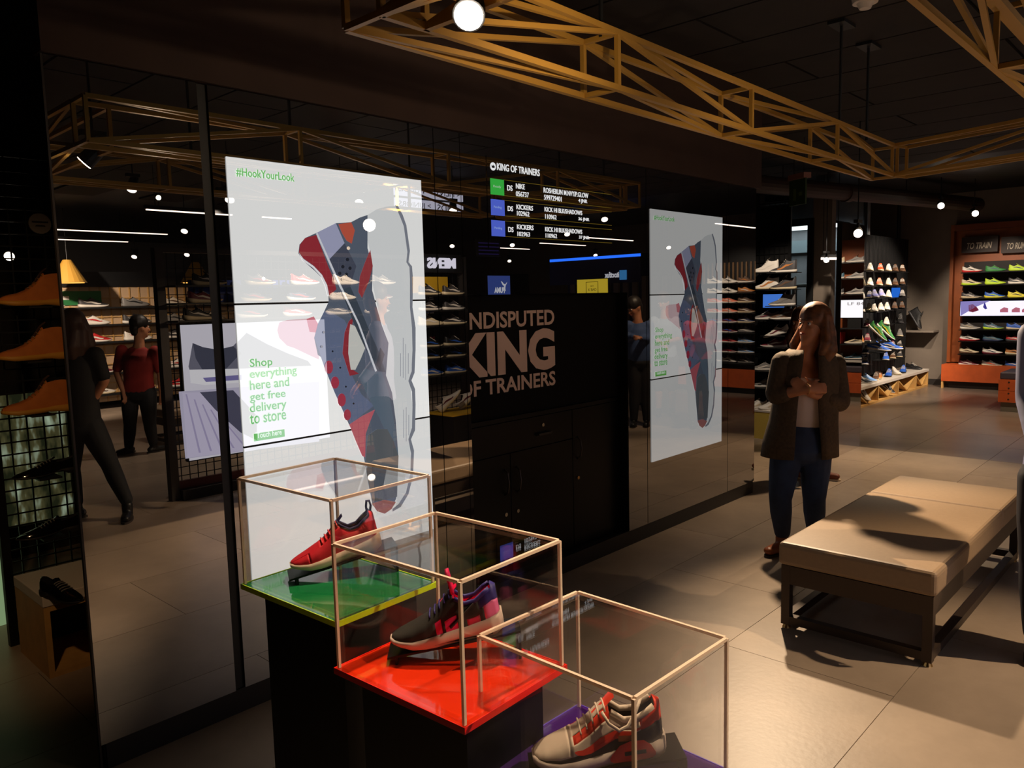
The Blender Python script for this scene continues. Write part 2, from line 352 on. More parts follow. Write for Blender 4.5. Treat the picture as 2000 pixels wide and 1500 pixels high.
# ------------------------------------------------------------------ big screens
GL = .34
def art(px_, y_): p = onY(px_, y_, WY - .004); return (p.x - 1.529, p.z - .52)
ART = [
 ('shoe_sole', (204, 206, 206), [(717,420),(735,409),(752,404),(775,402),(790,440),(797,492),(802,530),(803,600),(807,683),(800,743),(807,813),(800,860),(803,920),(790,965),(773,993),(777,887),(763,767),(753,733),(758,670),(740,617),(727,555),(725,505),(717,470)]),
 ('shoe_outsole', (118, 122, 132), [(771,401),(776,401),(786,420),(793,440),(800,490),(797,512),(804,520),(806,545),(805,600),(811,640),(811,683),(809,728),(803,743),(810,760),(811,790),(810,840),(802,858),(808,880),(806,930),(797,965),(782,990),(766,999),(766,994),(778,984),(792,962),(801,925),(802,885),(797,858),(804,835),(805,795),(804,765),(797,744),(803,725),(805,683),(804,640),(800,600),(800,545),(799,522),(793,512),(795,492),(788,442),(781,424)]),
 ('shoe_tongue', (228, 198, 202), [(545,630),(560,625),(600,622),(612,619),(625,640),(622,702),(600,692),(575,680),(560,675),(545,660),(541,645)]),
 ('tongue_edge', (205, 120, 130), [(598,623),(612,618),(625,640),(620,650),(604,648)]),
 ('shoe_upper', (82, 90, 104), [(595,465),(617,455),(655,436),(685,434),(702,425),(717,420),(717,485),(727,520),(726,567),(735,600),(745,635),(758,670),(753,733),(765,767),(772,820),(777,887),(773,973),(765,993),(750,1003),(727,987),(717,933),(710,893),(695,860),(680,827),(668,800),(653,767),(640,735),(630,700),(620,693),(613,660),(620,633),(633,607),(641,590),(640,560),(630,545),(615,530),(592,510),(582,495),(584,478)]),
 ('blue_quarter', (92, 102, 128), [(620,633),(633,607),(650,612),(672,625),(680,640),(672,690),(684,728),(705,770),(730,792),(683,828),(668,800),(653,767),(633,717),(613,660)]),
 ('shoe_lower', (84, 98, 112), [(700,735),(712,720),(745,728),(757,760),(770,830),(777,887),(760,858),(738,812),(716,770)]),
 ('heel_counter', (66, 70, 84), [(641,508),(672,475),(695,520),(683,560),(664,566),(652,535)]),
 ('heel_strap', (150, 152, 178), [(617,455),(655,436),(672,475),(641,508),(630,485)]),
 ('heel_pad', (140, 44, 52), [(595,465),(617,459),(628,488),(640,520),(652,548),(656,565),(642,578),(638,556),(628,536),(612,519),(592,505),(583,493),(585,478)]),
 ('shoe_opening', (176, 80, 62), [(660,438),(685,434),(692,450),(686,476),(676,470),(667,455)]),
 ('pad_edge', (225, 222, 224), [(583,494),(592,506),(612,520),(628,537),(638,557),(642,578),(639,578),(634,558),(625,539),(610,523),(590,509)]),
 ('side_panel', (140, 54, 58), [(722,488),(727,520),(720,548),(706,582),(699,570),(702,540),(711,515)]),
 ('window_ring', (136, 46, 54), [(680,628),(690,618),(683,650),(680,690),(688,722),(700,730),(682,734),(668,690),(672,650)]),
 ('grey_window', (190, 190, 184), [(683,633),(700,640),(712,680),(703,702),(693,722),(684,722),(679,690),(680,655)]),
 ('slate_band', (58, 66, 76), [(664,566),(683,560),(697,590),(718,640),(740,690),(752,727),(736,724),(712,680),(690,632)]),
 ('strap_edge', (198, 200, 206), [(616,456),(619,455),(663,553),(701,632),(735,724),(732,726),(698,634),(660,556)]),
 ('diamond', (40, 46, 54), [(742,679),(750,692),(741,722),(733,712)]),
 ('toe_panel', (176, 88, 98), [(681,829),(707,812),(731,800),(722,822),(713,847),(712,893),(706,890),(694,862)]),
 ('toe_mesh', (84, 88, 92), [(717,850),(735,838),(755,838),(767,860),(777,890),(774,970),(750,976),(727,978),(716,930),(713,895)]),
 ('toe_bumper', (150, 96, 94), [(725,983),(750,976),(772,980),(763,994),(750,1003),(735,998)]),
]
LACES = [(641,717,8,13),(653,747,8,12),(666,781,8,13),(677,810,7,11)]
DOTS = [(677,507,3.5),(668,521,3.5),(682,524,3.5),(662,534,3.5),(675,536,3.5),(668,546,3.2),(631,649,2.5),(627,677,2.5),(648,686,2),(663,718,2),(674,755,2),(689,788,2)]
LINES = [(781,690,735),(786,660,738),(791,672,742),(796,690,730),(787,800,855),(792,795,862),(797,810,850)]
def big_screen(x0, label, s, mode):
    t = thing('video_wall', label, 'screen', (x0 + .49, WY - .006, .52), group='tall shoe advert screens')
    W, H = .986, 1.724
    def E(rgb, k=1.0): return emis('scr%s_%d_%d_%d_%d' % ((mode,) + tuple(rgb) + (int(k * 100),)), rgb, s * k, GL)
    def pl(name, pts, rgb, lay, k=1.0):
        y = WY - .006 - .0004 * lay
        return MB().poly([(x0 + a, y, .52 + b) for a, b in pts], (0, 1, 0), .0003).build(name, E(rgb, k), t)
    hs = H / 3
    for i in range(3):
        z0 = .52 + i * hs
        MB().box(x0, x0 + W, WY - .006, WY - .001, z0 + .004, z0 + hs - .004).build('display', E((232, 232, 230), 1.12 if i == 1 else .96), t)  # middle display raised: viewing-angle brightness put into its emission
    MB().box(x0, x0 + W, WY - .005, WY - .001, .52 + hs - .004, .52 + hs + .004).build('bezel', BLACK, t)
    MB().box(x0, x0 + W, WY - .005, WY - .001, .52 + 2 * hs - .004, .52 + 2 * hs + .004).build('bezel', BLACK, t)
    for i, (nm, c, pts) in enumerate(ART): pl(nm, [art(*p) for p in pts], c, 1 + i * .4)
    for cx, cy, rx, ry in LACES: pl('lace', [art(cx + rx * math.cos(q), cy + ry * math.sin(q)) for q in [k * math.pi / 6 for k in range(12)]], (156, 52, 70), 10)
    for cx, cy, r in DOTS: pl('eyelet', [art(cx + r * math.cos(q), cy + r * math.sin(q)) for q in [k * math.pi / 4 for k in range(8)]], (34, 36, 44), 10)
    for cx, a, b in LINES: pl('motion_line', [art(cx, a), art(cx + 1.2, a), art(cx + 1.2, b), art(cx, b)], (150, 152, 160), 2)
    GR = E((112, 196, 104)); y = WY - .011
    def st(body, xa, xb, yt, yb, bold=.01, m=GR):
        a = art(xa, yb); b = art(xa, yt); c = art(xb, yb)
        fit_text(body, m, t, (x0 + a[0], y, .52 + a[1]), (1, 0, 0), (0, 0, 1), c[0] - a[0], b[1] - a[1], bold=bold, ext=.0004)
    st('#HookYourLook', 460, 573, 327, 345)
    for body, xb, yt, yb in [('Shop', 531, 701, 722), ('everything', 579, 722, 744), ('here and', 564, 743, 762), ('get free', 557, 767, 788), ('delivery', 559, 788, 811), ('to store', 558, 810, 829)]:
        st(body, 487, xb, yt, yb)
    a, b = art(495, 862), art(554, 838)
    pl('button', [(a[0], a[1]), (b[0], a[1]), (b[0], b[1]), (a[0], b[1])], (104, 190, 84), 10)
    st('Touch here', 500, 549, 845, 856, .01, E((235, 250, 235)))
    return t
big_screen(1.529, 'tall bright screen of a grey and red trainer nearest the acrylic boxes', .82, 'a')
big_screen(4.511, 'tall dim screen of a grey and red trainer left of the standing woman', .33, 'b')  # same kind of screen, oblique-view darkening put into a lower emission

# ------------------------------------------------------------------ order board
ob = thing('order_board', 'order status screen headed KING OF TRAINERS above the black recess', 'screen', (3.52, WY - .003, 1.93))
box('display', MIRROR, ob, 2.97, 4.09, WY - .004, WY - .001, 1.935, 2.41)
WT = emis('board_white', (232, 232, 232), .95); YL = emis('board_line', (120, 98, 30), .7); GRN = emis('board_green', (52, 160, 60), .95); BLU = emis('board_blue', (74, 92, 190), .95); WT2 = emis('board_soft', (190, 225, 190), .6); WT3 = emis('board_softblue', (150, 175, 235), .7)
def op(px_, y_): return onY(px_, y_, WY - .005)
def bt(body, xa, yt, yb, xb, m=WT, bold=.008):
    a = op(xa, yb); fit_text(body, m, ob, (a.x, WY - .0055, a.z), (1, 0, 0), (0, 0, 1), op(xb, yb).x - a.x, op(xa, yt).z - a.z, bold=bold, ext=.0004)
c0 = op(963, 325)
MB().cyl((c0.x, WY - .005, c0.z), (c0.x, WY - .0055, c0.z), .021, n=24).build('emblem', WT, ob)
MB().poly([(c0.x + a * .013, WY - .0062, c0.z + b * .013) for a, b in [(-1, .55), (-.5, .1), (0, .7), (.5, .1), (1, .55), (.75, -.6), (-.75, -.6)]], (0, 1, 0), .0003).build('crown', BLACK, ob)
bt('KING OF TRAINERS', 971, 318, 332, 1054, bold=.012)
for k, (yc, col, word, wm, rows) in enumerate([
    (364, GRN, 'Ready', WT2, [('DS', 991, 361, 372, 1001), ('NIKE', 1008, 358, 368, 1025), ('056737', 1008, 373, 383, 1033), ('ROSHERUN M.NVY/P.GLOW', 1062, 366, 376, 1149), ('599729401', 1063, 380, 390, 1097), ('4 JNR', 1130, 388, 397, 1147)]),
    (404.5, BLU, 'Pending', WT3, [('DS', 992, 402, 412, 1002), ('KICKERS', 1009, 399, 408.5, 1041), ('102962', 1010, 411.5, 421, 1034), ('KICK HI BLK/SHADOWS', 1064, 404, 413, 1137), ('110962', 1065, 418, 427, 1087), ('36 JNR', 1130, 424, 432, 1151)]),
    (445.5, BLU, 'Pending', WT3, [('DS', 993, 443, 453, 1003), ('KICKERS', 1010, 438, 447.5, 1042), ('102963', 1011, 452, 461, 1035), ('KICK HI BLK/SHADOWS', 1065, 443, 452, 1137), ('110962', 1066, 455.5, 464, 1088), ('37 JNR', 1131, 460, 468, 1151)])]):
    a, b = op(958.5 + k, yc + 15.2), op(984 + k, yc - 16)
    box('status_tile', col, ob, a.x, b.x, WY - .0055, WY - .0045, a.z, op(958.5 + k, yc - 16).z)
    p = op(963.5 + k, yc + 3); fit_text(word, wm, ob, (p.x, WY - .0062, p.z), (1, 0, 0), (0, 0, 1), .058, .016, ext=.0003)
    for r in rows: bt(*r)
    box('rule', YL, ob, b.x, 4.07, WY - .0055, WY - .0048, a.z, a.z + .002); box('rule', YL, ob, b.x, 4.07, WY - .0055, WY - .0048, op(958.5, yc - 16).z, op(958.5, yc - 16).z + .002)

# ------------------------------------------------------------------ yellow truss
TB, TT = 2.44, 2.64
tr = thing('lighting_truss', 'yellow steel lattice truss hung in a ring below the black ceiling', 'truss', (3.6, 1.3, TB))
def truss_arm(p0, p1, n, wd, side):
    p0, p1 = Vector(p0), Vector(p1); d = (p1 - p0); L = d.length; d.normalize(); s = Vector((-d.y, d.x, 0)) * wd * side
    b = .021
    def P(k, i, top): return p0 + d * (L * k / n) + s * i + Vector((0, 0, (TT - TB) * top))
    for i in (0, 1):
        for top in (0, 1): MB().bar(P(0, i, top), P(n, i, top), b).build('chord', YEL, tr)
    for k in range(n + 1):
        for i in (0, 1): MB().bar(P(k, i, 0), P(k, i, 1), b * .85).build('upright', YEL, tr)
        for top in (0, 1): MB().bar(P(k, 0, top), P(k, 1, top), b * .85).build('crossbar', YEL, tr)
        if k < n:
            e = k % 2
            for i in (0, 1): MB().bar(P(k, i, e), P(k + 1, i, 1 - e), b * .8).build('brace', YEL, tr)
            for top in (0, 1): MB().bar(P(k, e, top), P(k + 1, 1 - e, top), b * .8).build('brace', YEL, tr)
truss_arm((1.39, 1.91, TB), (5.85, 1.95, TB), 4, .16, -1)
truss_arm((5.78, 1.80, TB), (5.42, .62, TB), 1, .16, 1)
truss_arm((5.3, .69, TB), (1.3, .69, TB), 4, .16, 1)
truss_arm((1.39, 1.75, TB), (1.40, .70, TB), 1, .16, 1)
for x, y in [(2.5, 1.83), (4.9, 1.83), (5.45, 1.86), (2.5, .6), (4.4, .6)]:
    MB().cyl((x, y, TT), (x, y, 3.24), .009, n=6).build('hanger', BLACK, tr)
    box('ceiling_plate', BLACK, tr, x - .09, x + .09, y - .05, y + .05, 3.225, 3.244)

def spot_head(name, label, loc, tgt, lit=18, r=.045, L=.13, rail=True, group='track spotlights', col=(255, 236, 214), drop=.08):
    """can spotlight on a short yoke; its lens glows"""
    t = thing(name, label, 'spotlight', loc, group=group)
    p = Vector(loc); d = (Vector(tgt) - p).normalized(); b = p - d * L
    MB().tube([b, p - d * .004], [r * .8, r], 16).build('can', BLACK, t, smooth=False)
    MB().cyl(p - d * .004, p, r * .86, n=20).build('lens', emis('lens_%d' % lit, col, lit), t)
    m = (p + b) / 2; up = Vector((0, 0, 1))
    MB().bar(m, m + up * drop, .02).build('yoke', BLACK, t)
    MB().box(m.x - .06, m.x + .06, m.y - .02, m.y + .02, m.z + drop, m.z + drop + .03).build('adapter', BLACK, t); MB().cyl((m.x, m.y, m.z + drop + .03), (m.x, m.y, 3.245), .006, n=6).build('stem', BLACK, t)
    return t

# ------------------------------------------------------------------ shoes
def tabl(s): return [tuple(float(q) for q in p.split(':')) for p in s.split()]
def itp(tb, t): return float(np.interp(t, [p[0] for p in tb], [p[1] for p in tb]))
KINDS = {
 'sneaker': dict(W='0:.04 .03:.088 .1:.115 .25:.116 .4:.12 .55:.146 .7:.168 .82:.162 .92:.136 .97:.1 1:.045', S='0:.115 .15:.1 .5:.085 .8:.072 1:.088', B='0:.02 .07:0 .65:0 .85:.012 1:.05',
                 H='0:.33 .05:.35 .12:.31 .22:.265 .32:.285 .4:.36 .46:.34 .56:.265 .67:.205 .8:.165 .92:.13 1:.1', o=(.05, .40), flare=.012),
 'runner': dict(W='0:.04 .03:.088 .1:.118 .25:.116 .4:.12 .55:.142 .7:.165 .82:.158 .92:.126 .97:.09 1:.038', S='0:.15 .12:.13 .3:.105 .5:.095 .8:.08 1:.1', B='0:.03 .08:0 .6:0 .8:.016 1:.07',
                 H='0:.34 .05:.365 .12:.33 .22:.27 .32:.28 .39:.35 .45:.33 .56:.25 .67:.2 .8:.16 .92:.13 1:.11', o=(.05, .39), flare=.018),
 'hightop': dict(W='0:.04 .03:.088 .1:.115 .25:.116 .4:.12 .55:.146 .7:.168 .82:.162 .92:.122 .97:.078 1:.022', S='0:.1 .5:.085 .8:.072 1:.088', B='0:.01 .07:0 .7:0 .88:.01 1:.045',
                 H='0:.47 .05:.5 .15:.48 .28:.47 .38:.52 .44:.47 .52:.33 .62:.24 .8:.17 .92:.13 1:.1', o=(.05, .37), flare=.012),
 'boot': dict(W='0:.04 .03:.09 .1:.118 .25:.12 .4:.124 .55:.146 .7:.168 .82:.16 .92:.122 .97:.08 1:.025', S='0:.12 .3:.115 .4:.1 .8:.09 1:.1', B='0:0 .28:0 .285:.03 .38:.03 .4:.01 .8:.012 1:.05',
                 H='0:.50 .05:.57 .15:.585 .28:.575 .37:.55 .43:.46 .52:.34 .62:.265 .75:.21 .9:.18 1:.13', o=(.05, .36), flare=.016),
 'dress': dict(W='0:.04 .03:.08 .1:.105 .25:.1 .4:.108 .55:.13 .7:.145 .82:.13 .92:.088 .97:.05 1:.015', S='0:.1 .28:.1 .3:.075 .5:.045 .8:.04 1:.05', B='0:0 .27:0 .28:.06 .36:.05 .5:.012 .7:0 .9:.01 1:.03',
               H='0:.29 .05:.3 .15:.265 .26:.235 .36:.25 .44:.26 .52:.235 .62:.18 .78:.13 .92:.1 1:.065', o=(.05, .40), flare=.008),
}
for k in KINDS.values():
    for q in 'WSBH': k[q] = tabl(k[q])
AC = math.radians(56)
class Shape:
    def __init__(s, kind): s.k = KINDS[kind]
    def wid(s, t): return itp(s.k['W'], t)
    def P(s, t, a, cav=True, off=0):
        k = s.k; c, q = math.cos(a), max(0, math.sin(a)); w = s.wid(t); zs = itp(k['S'], t) - .012; h = itp(k['H'], t)
        y = (w + off) * math.copysign(abs(c) ** .7, c); z = zs + (h + off - zs) * q ** .75
        if cav and k['o'][0] < t < k['o'][1] and AC + .02 < a < math.pi - AC - .02:
            z = zs + .02 + (z - zs) * .12; y *= .9
        return Vector((t - .5, y, z))
    def side(s, t, h, sgn, off=.006):
        a = math.asin(min(1, max(0, h)) ** (1 / .75)); return s.P(t, a if sgn > 0 else math.pi - a, False, off)
def tvals(n, o):
    ts = [.5 - .5 * math.cos(math.pi * i / n) * (.0 + 1) for i in range(n + 1)]
    ts = [max(0, min(1, t)) for t in ts]
    for q in o: ts += [q - .004, q + .004]
    return sorted(set(round(t, 5) for t in ts))
def avals(n):
    s = [math.pi * i / n for i in range(n + 1)] + [AC, AC + .03, math.pi - AC, math.pi - AC - .03]
    return sorted(set(round(a, 5) for a in s))
def shoe_geo(kind, nt=14, na=8, regions=None):
    """dict part name -> (verts, faces), length 1, toe towards +x"""
    S = Shape(kind); k = S.k; ts = tvals(nt, k['o']); As = avals(na); out = {}
    V = [[S.P(t, a) for a in As] for t in ts]
    def put(n, quad):
        vs, fs, ix = out.setdefault(n, ([], [], {})); f = []
        for key, p in quad:
            if key not in ix: ix[key] = len(vs); vs.append(p)
            f.append(ix[key])
        fs.append(tuple(f))
    for i in range(len(ts) - 1):
        for j in range(len(As) - 1):
            t = (ts[i] + ts[i + 1]) / 2; a = (As[j] + As[j + 1]) / 2
            if k['o'][0] - .003 < t < k['o'][1] + .003 and AC < a < math.pi - AC: n = 'lining'
            else:
                n = 'upper'
                if regions:
                    h = max(0, math.sin(a)) ** .75; n = regions(t, h, math.cos(a)) or 'upper'
            put(n, [((i, j), V[i][j]), ((i + 1, j), V[i + 1][j]), ((i + 1, j + 1), V[i + 1][j + 1]), ((i, j + 1), V[i][j + 1])])
    n = len(As)
    put('upper', [((0, j), V[0][j]) for j in range(n)][::-1]); put('upper', [((len(ts) - 1, j), V[-1][j]) for j in range(n)])
    # sole
    mb = MB(); rows = []; fl = k['flare']; ns = max(nt, 14)
    for i in range(ns + 1):
        t = .5 - .5 * math.cos(math.pi * i / ns); w = S.wid(t); zt = itp(k['S'], t); zb = itp(k['B'], t); x = (t - .5) * 1.035; zm = zb + (zt - zb) * .45
        rows.append([(x, w + fl * .2, zb), (x, w + fl, zm), (x, w + fl * .75, zt - .006), (x, w * .8, zt), (x, -w * .8, zt), (x, -w - fl * .75, zt - .006), (x, -w - fl, zm), (x, -w - fl * .2, zb)])
    r = [p for row in rows for p in row]; fs = []
    for i in range(ns):
        for j in range(8): fs.append((i * 8 + j, (i + 1) * 8 + j, (i + 1) * 8 + (j + 1) % 8, i * 8 + (j + 1) % 8))
    fs += [tuple(range(8)), tuple(ns * 8 + j for j in range(8))[::-1]]
    res = {a: (v, f) for a, (v, f, _) in out.items()}
    res['sole'] = (r, fs)
    # side mark
    mk = MB()
    prof = [(.13, .58, .61), (.25, .44, .55), (.38, .31, .5), (.5, .22, .47), (.58, .19, .43), (.64, .23, .43), (.68, .33, .5), (.70, .45, .51)]
    for sg in (1, -1):
        g1 = [[S.side(t, lo + (hi - lo) * q, sg, .006) for q in (0, .5, 1)] for t, lo, hi in prof]
        mk.grid(g1)
    res['stripe'] = (mk.v, mk.f)
    # tongue and laces
    tg = MB(); t1 = k['o'][1]; h1 = itp(k['H'], t1)
    P = []
    for i in range(6):
        q = i / 5; t = t1 + .12 - .17 * q; z = itp(k['H'], max(t, t1 + .01)) + .004 + (.055 * max(0, q - .55) / .45)
        P.append([(t - .5, y, z - abs(y) * .25) for y in (-.06, -.03, 0, .03, .06)])
    tg.grid(P); tg.grid([[(x + .018, y, z - .012) for x, y, z in row] for row in P][::-1])
    res['tongue'] = (tg.v, tg.f)
    lc = MB()
    for i in range(5):
        t = t1 + .035 + i * .05
        lc.tube([S.P(t, a, False, .008) for a in (AC + .05, 1.25, 1.57, 1.89, math.pi - AC - .05)], .0085, 5)
    res['laces'] = (lc.v, lc.f)
    return res
_far = {}
def far_mesh(kind):
    if kind not in _far:
        L = []
        for n, (v, f) in shoe_geo(kind, 12, 6).items():
            me = meshdata(n, v, f, n in ('upper', 'sole')); flipfix(me) if n in ('sole', 'laces') else None
            me.materials.append(None); L.append((n, me))
        _far[kind] = L
    return _far[kind]
def cmat(rgb, rough=.55): return mat('shoe_%d_%d_%d' % tuple(rgb), rgb, rough)
PAL = dict(white=(226, 218, 206), cream=(214, 196, 160), black=(24, 23, 24), grey=(122, 118, 114), navy=(34, 42, 76), blue=(38, 92, 190), red=(186, 34, 36), orange=(216, 84, 44), brown=(92, 64, 44), tan=(188, 116, 48),
           green=(52, 130, 60), lime=(190, 222, 50), yellow=(228, 214, 56), lilac=(150, 150, 206), maroon=(104, 28, 44), teal=(54, 92, 112), coral=(232, 124, 92), pink=(226, 60, 120), lightblue=(120, 164, 220), darkgrey=(58, 56, 58), gold=(196, 140, 50))
def far_shoe(kind, loc, ang, cols, label, group, L=.29, pitch=0, skip=()):
    """a shelf shoe: upper, lining, sole, stripe, tongue and laces; cols = upper, sole, stripe"""
    t = thing('boot' if kind == 'boot' else 'dress_shoe' if kind == 'dress' else 'trainer', label, 'shoe', loc, 0, group)
    t.rotation_euler = (0, pitch, ang); t.scale = (L, L, L)
    u, s, a = [cmat(PAL[c]) for c in cols]
    M = dict(upper=u, sole=s, stripe=a, lining=cmat(PAL['darkgrey'] if cols[0] in ('white', 'cream', 'yellow') else PAL['black']), tongue=u, laces=cmat(PAL['white']) if cols[2] != 'black' else cmat(PAL['grey']))
    for n, me in far_mesh(kind):
        if n in skip: continue
        o = bpy.data.objects.new(n, me); link(o, t); o.material_slots[0].link = 'OBJECT'; o.material_slots[0].material = M[n]
    return t
def hero(label, loc, ang, pitch, L, kind, regions, mats, extra=None):
    t = thing('trainer', label, 'shoe', loc); t.rotation_euler = (0, pitch, ang); t.scale = (L, L * 1.06, L * 1.24)
    for n, (v, f) in shoe_geo(kind, 54, 30, regions).items():
        if mats.get(n, 0) is None: continue
        me = meshdata(n, v, f, True)
        if n in ('sole', 'laces'): flipfix(me)
        me.materials.append(mats.get(n, mats['upper'])); o = bpy.data.objects.new(n, me); link(o, t)
        if n == 'lining' or n.startswith('tongue'):
            pass
        if n in ('upper', 'toe_cap', 'heel_panel', 'eyestay', 'mudguard', 'side_panel', 'collar'):
            sm = o.modifiers.new('thickness', 'SOLIDIFY'); sm.thickness = .008 if n != 'upper' else .004; sm.offset = 1 if n != 'upper' else 0
    if extra: extra(t, Shape(kind))
    return t

# ------------------------------------------------------------------ acrylic display boxes on stepped black plinths
A = .70
def dbox(zb, corner, rot, sx, sy, h, slabmat, edgemat, label, plabel):
    """corner = the box corner nearest the camera; sx along the wall, sy towards the wall"""
    t = thing('display_box', label, 'display case', (corner[0], corner[1], zb), rot, 'acrylic display boxes')
    th = .006
    def B(n, m, *a, bevel=0): return box(n, m, t, *a, local=True, bevel=bevel)
    B('base_slab', slabmat, -.006, sx + .006, -.006, sy + .006, -.011, 0)
    e = .0045
    for x0, x1, y0, y1 in [(-.0085, sx + .0085, -.0085, -.006), (-.0085, sx + .0085, sy + .006, sy + .0085), (-.0085, -.006, -.006, sy + .006), (sx + .006, sx + .0085, -.006, sy + .006)]:
        B('slab_edge', edgemat, x0, x1, y0, y1, -.012, .0015)
    z0, z1 = .001, h
    for x0, x1, y0, y1 in [(e, sx - e, 0, th), (e, sx - e, sy - th, sy), (0, th, e, sy - e), (sx - th, sx, e, sy - e)]: B('pane', ACRYL, x0, x1, y0, y1, z0, z1 - th)
    B('top_pane', ACRYL, e, sx - e, e, sy - e, h - th, h)
    k = .0032
    for x, y in [(0, 0), (sx, 0), (0, sy), (sx, sy)]: B('edge', EDGE, x - k, x + k, y - k, y + k, z0, h)
    for y in (0, sy): B('edge', EDGE, k, sx - k, y - k, y + k, h - k, h + k)
    for x in (0, sx): B('edge', EDGE, x - k, x + k, k, sy - k, h - k, h + k)
    # stand under it
    p = thing('plinth', plabel, 'plinth', (corner[0], corner[1], 0), rot, 'black stepped plinths')
    box('body', MATTB, p, .035, sx - .03, .03, sy - .03, .05, zb - .0125, local=True)
    box('foot', MATTB, p, .055, sx - .05, .05, sy - .05, 0, .05, local=True)
    return t
EDGE, nt, out = shader('acrylic_edge')
tb = nt.nodes.new('ShaderNodeBsdfTransparent'); tb.inputs[0].default_value = (.9, .86, .82, 1)
db = nt.nodes.new('ShaderNodeBsdfPrincipled'); db.inputs['Base Color'].default_value = lin((255, 232, 210)) + (1,); db.inputs['Roughness'].default_value = .12; db.inputs['Specular IOR Level'].default_value = .9
mx = nt.nodes.new('ShaderNodeMixShader'); mx.inputs[0].default_value = .78; nt.links.new(tb.outputs[0], mx.inputs[1]); nt.links.new(db.outputs[0], mx.inputs[2]); nt.links.new(mx.outputs[0], out.inputs[0])
def slab(name, rgb, dark): return mat(name, rgb, .06, spec=.8, coat=.3)
GREENS = slab('green_acrylic', (26, 120, 66), 0); REDS = slab('red_acrylic', (232, 52, 18), 0); PURP = slab('violet_acrylic', (70, 30, 120), 0)
NEON = mat('neon_yellow_edge', (214, 255, 20), .3); NRED = mat('neon_red_edge', (255, 36, 20), .3); NVIO = mat('violet_edge', (96, 70, 200), .3)
SX, SY, BH = .294, .377, .273
Z1, Z2, Z3 = 1.66 - A, 1.66 - 1.11 * A, 1.66 - 1.335 * A
C1, C2, C3 = (1.353 * A, 2.05 * A), (1.191 * 1.11 * A, 1.294 * 1.11 * A), (1.551 * .945 * A, 1.059 * .945 * A)
dbox(Z1, C1, math.radians(2.6), SX, SY, BH, GREENS, NEON, 'clear acrylic box on a green base with the red trainer inside', 'black plinth under the green based acrylic box')
dbox(Z2, C2, math.radians(2.6), SX + .005, SY - .005, BH, REDS, NRED, 'clear acrylic box on a red base with the black and pink trainer', 'black plinth under the red based acrylic box')
dbox(Z3, C3, math.radians(-1.2), SX + .013, SY - .005, BH, PURP, NVIO, 'clear acrylic box nearest the camera with the grey and orange trainer', 'black plinth under the acrylic box nearest the camera')
TA = math.atan2(.69, -.72)
def rot2(a, v): return Vector((v[0] * math.cos(a) - v[1] * math.sin(a), v[0] * math.sin(a) + v[1] * math.cos(a), 0))
def stand(label, zb, toe, L, pitch, wdt=.08, hz=.02, ta=None):
    """bent black acrylic stand: a sloping plate with an upright at the heel end; returns the shoe centre"""
    ta = TA if ta is None else ta; d = Vector((math.cos(ta), math.sin(ta), 0)); s = Vector((-d.y, d.x, 0)) * wdt / 2; T = Vector((toe[0], toe[1], zb)) + Vector((0, 0, hz))
    t = thing('shoe_stand', label, 'stand', (toe[0], toe[1], zb), group='black shoe stands in the acrylic boxes')
    tp = math.tan(pitch); a = T + d * .012 - Vector((0, 0, tp * .012)); b = T - d * (L + .035) + Vector((0, 0, tp * (L + .035)))
    th = Vector((0, 0, -.005)); mb = MB()
    mb.add([a - s, a + s, b + s, b - s, a - s + th, a + s + th, b + s + th, b - s + th], [(0, 1, 2, 3), (7, 6, 5, 4), (0, 4, 5, 1), (1, 5, 6, 2), (2, 6, 7, 3), (3, 7, 4, 0)]); mb.build('plate', GLOSSB, t)
    for q, nm in ((a - d * .02, 'front_leg'), (b + d * .002, 'upright')):
        mb = MB(); top = q.z - .004 if nm == 'upright' else q.z; c = Vector((q.x, q.y, 0))
        dd = d * .003; vs = []
        for z in (zb + .0008, top - .002):
            for e in (c - s - dd, c + s - dd, c + s + dd, c - s + dd): vs.append(Vector((e.x, e.y, z)))
        mb.add(vs, [(3, 2, 1, 0), (4, 5, 6, 7), (0, 1, 5, 4), (1, 2, 6, 5), (2, 3, 7, 6), (3, 0, 4, 7)]); mb.build(nm, GLOSSB, t)
    mid = T - d * (L / 2) + Vector((0, 0, tp * L / 2)); return mid
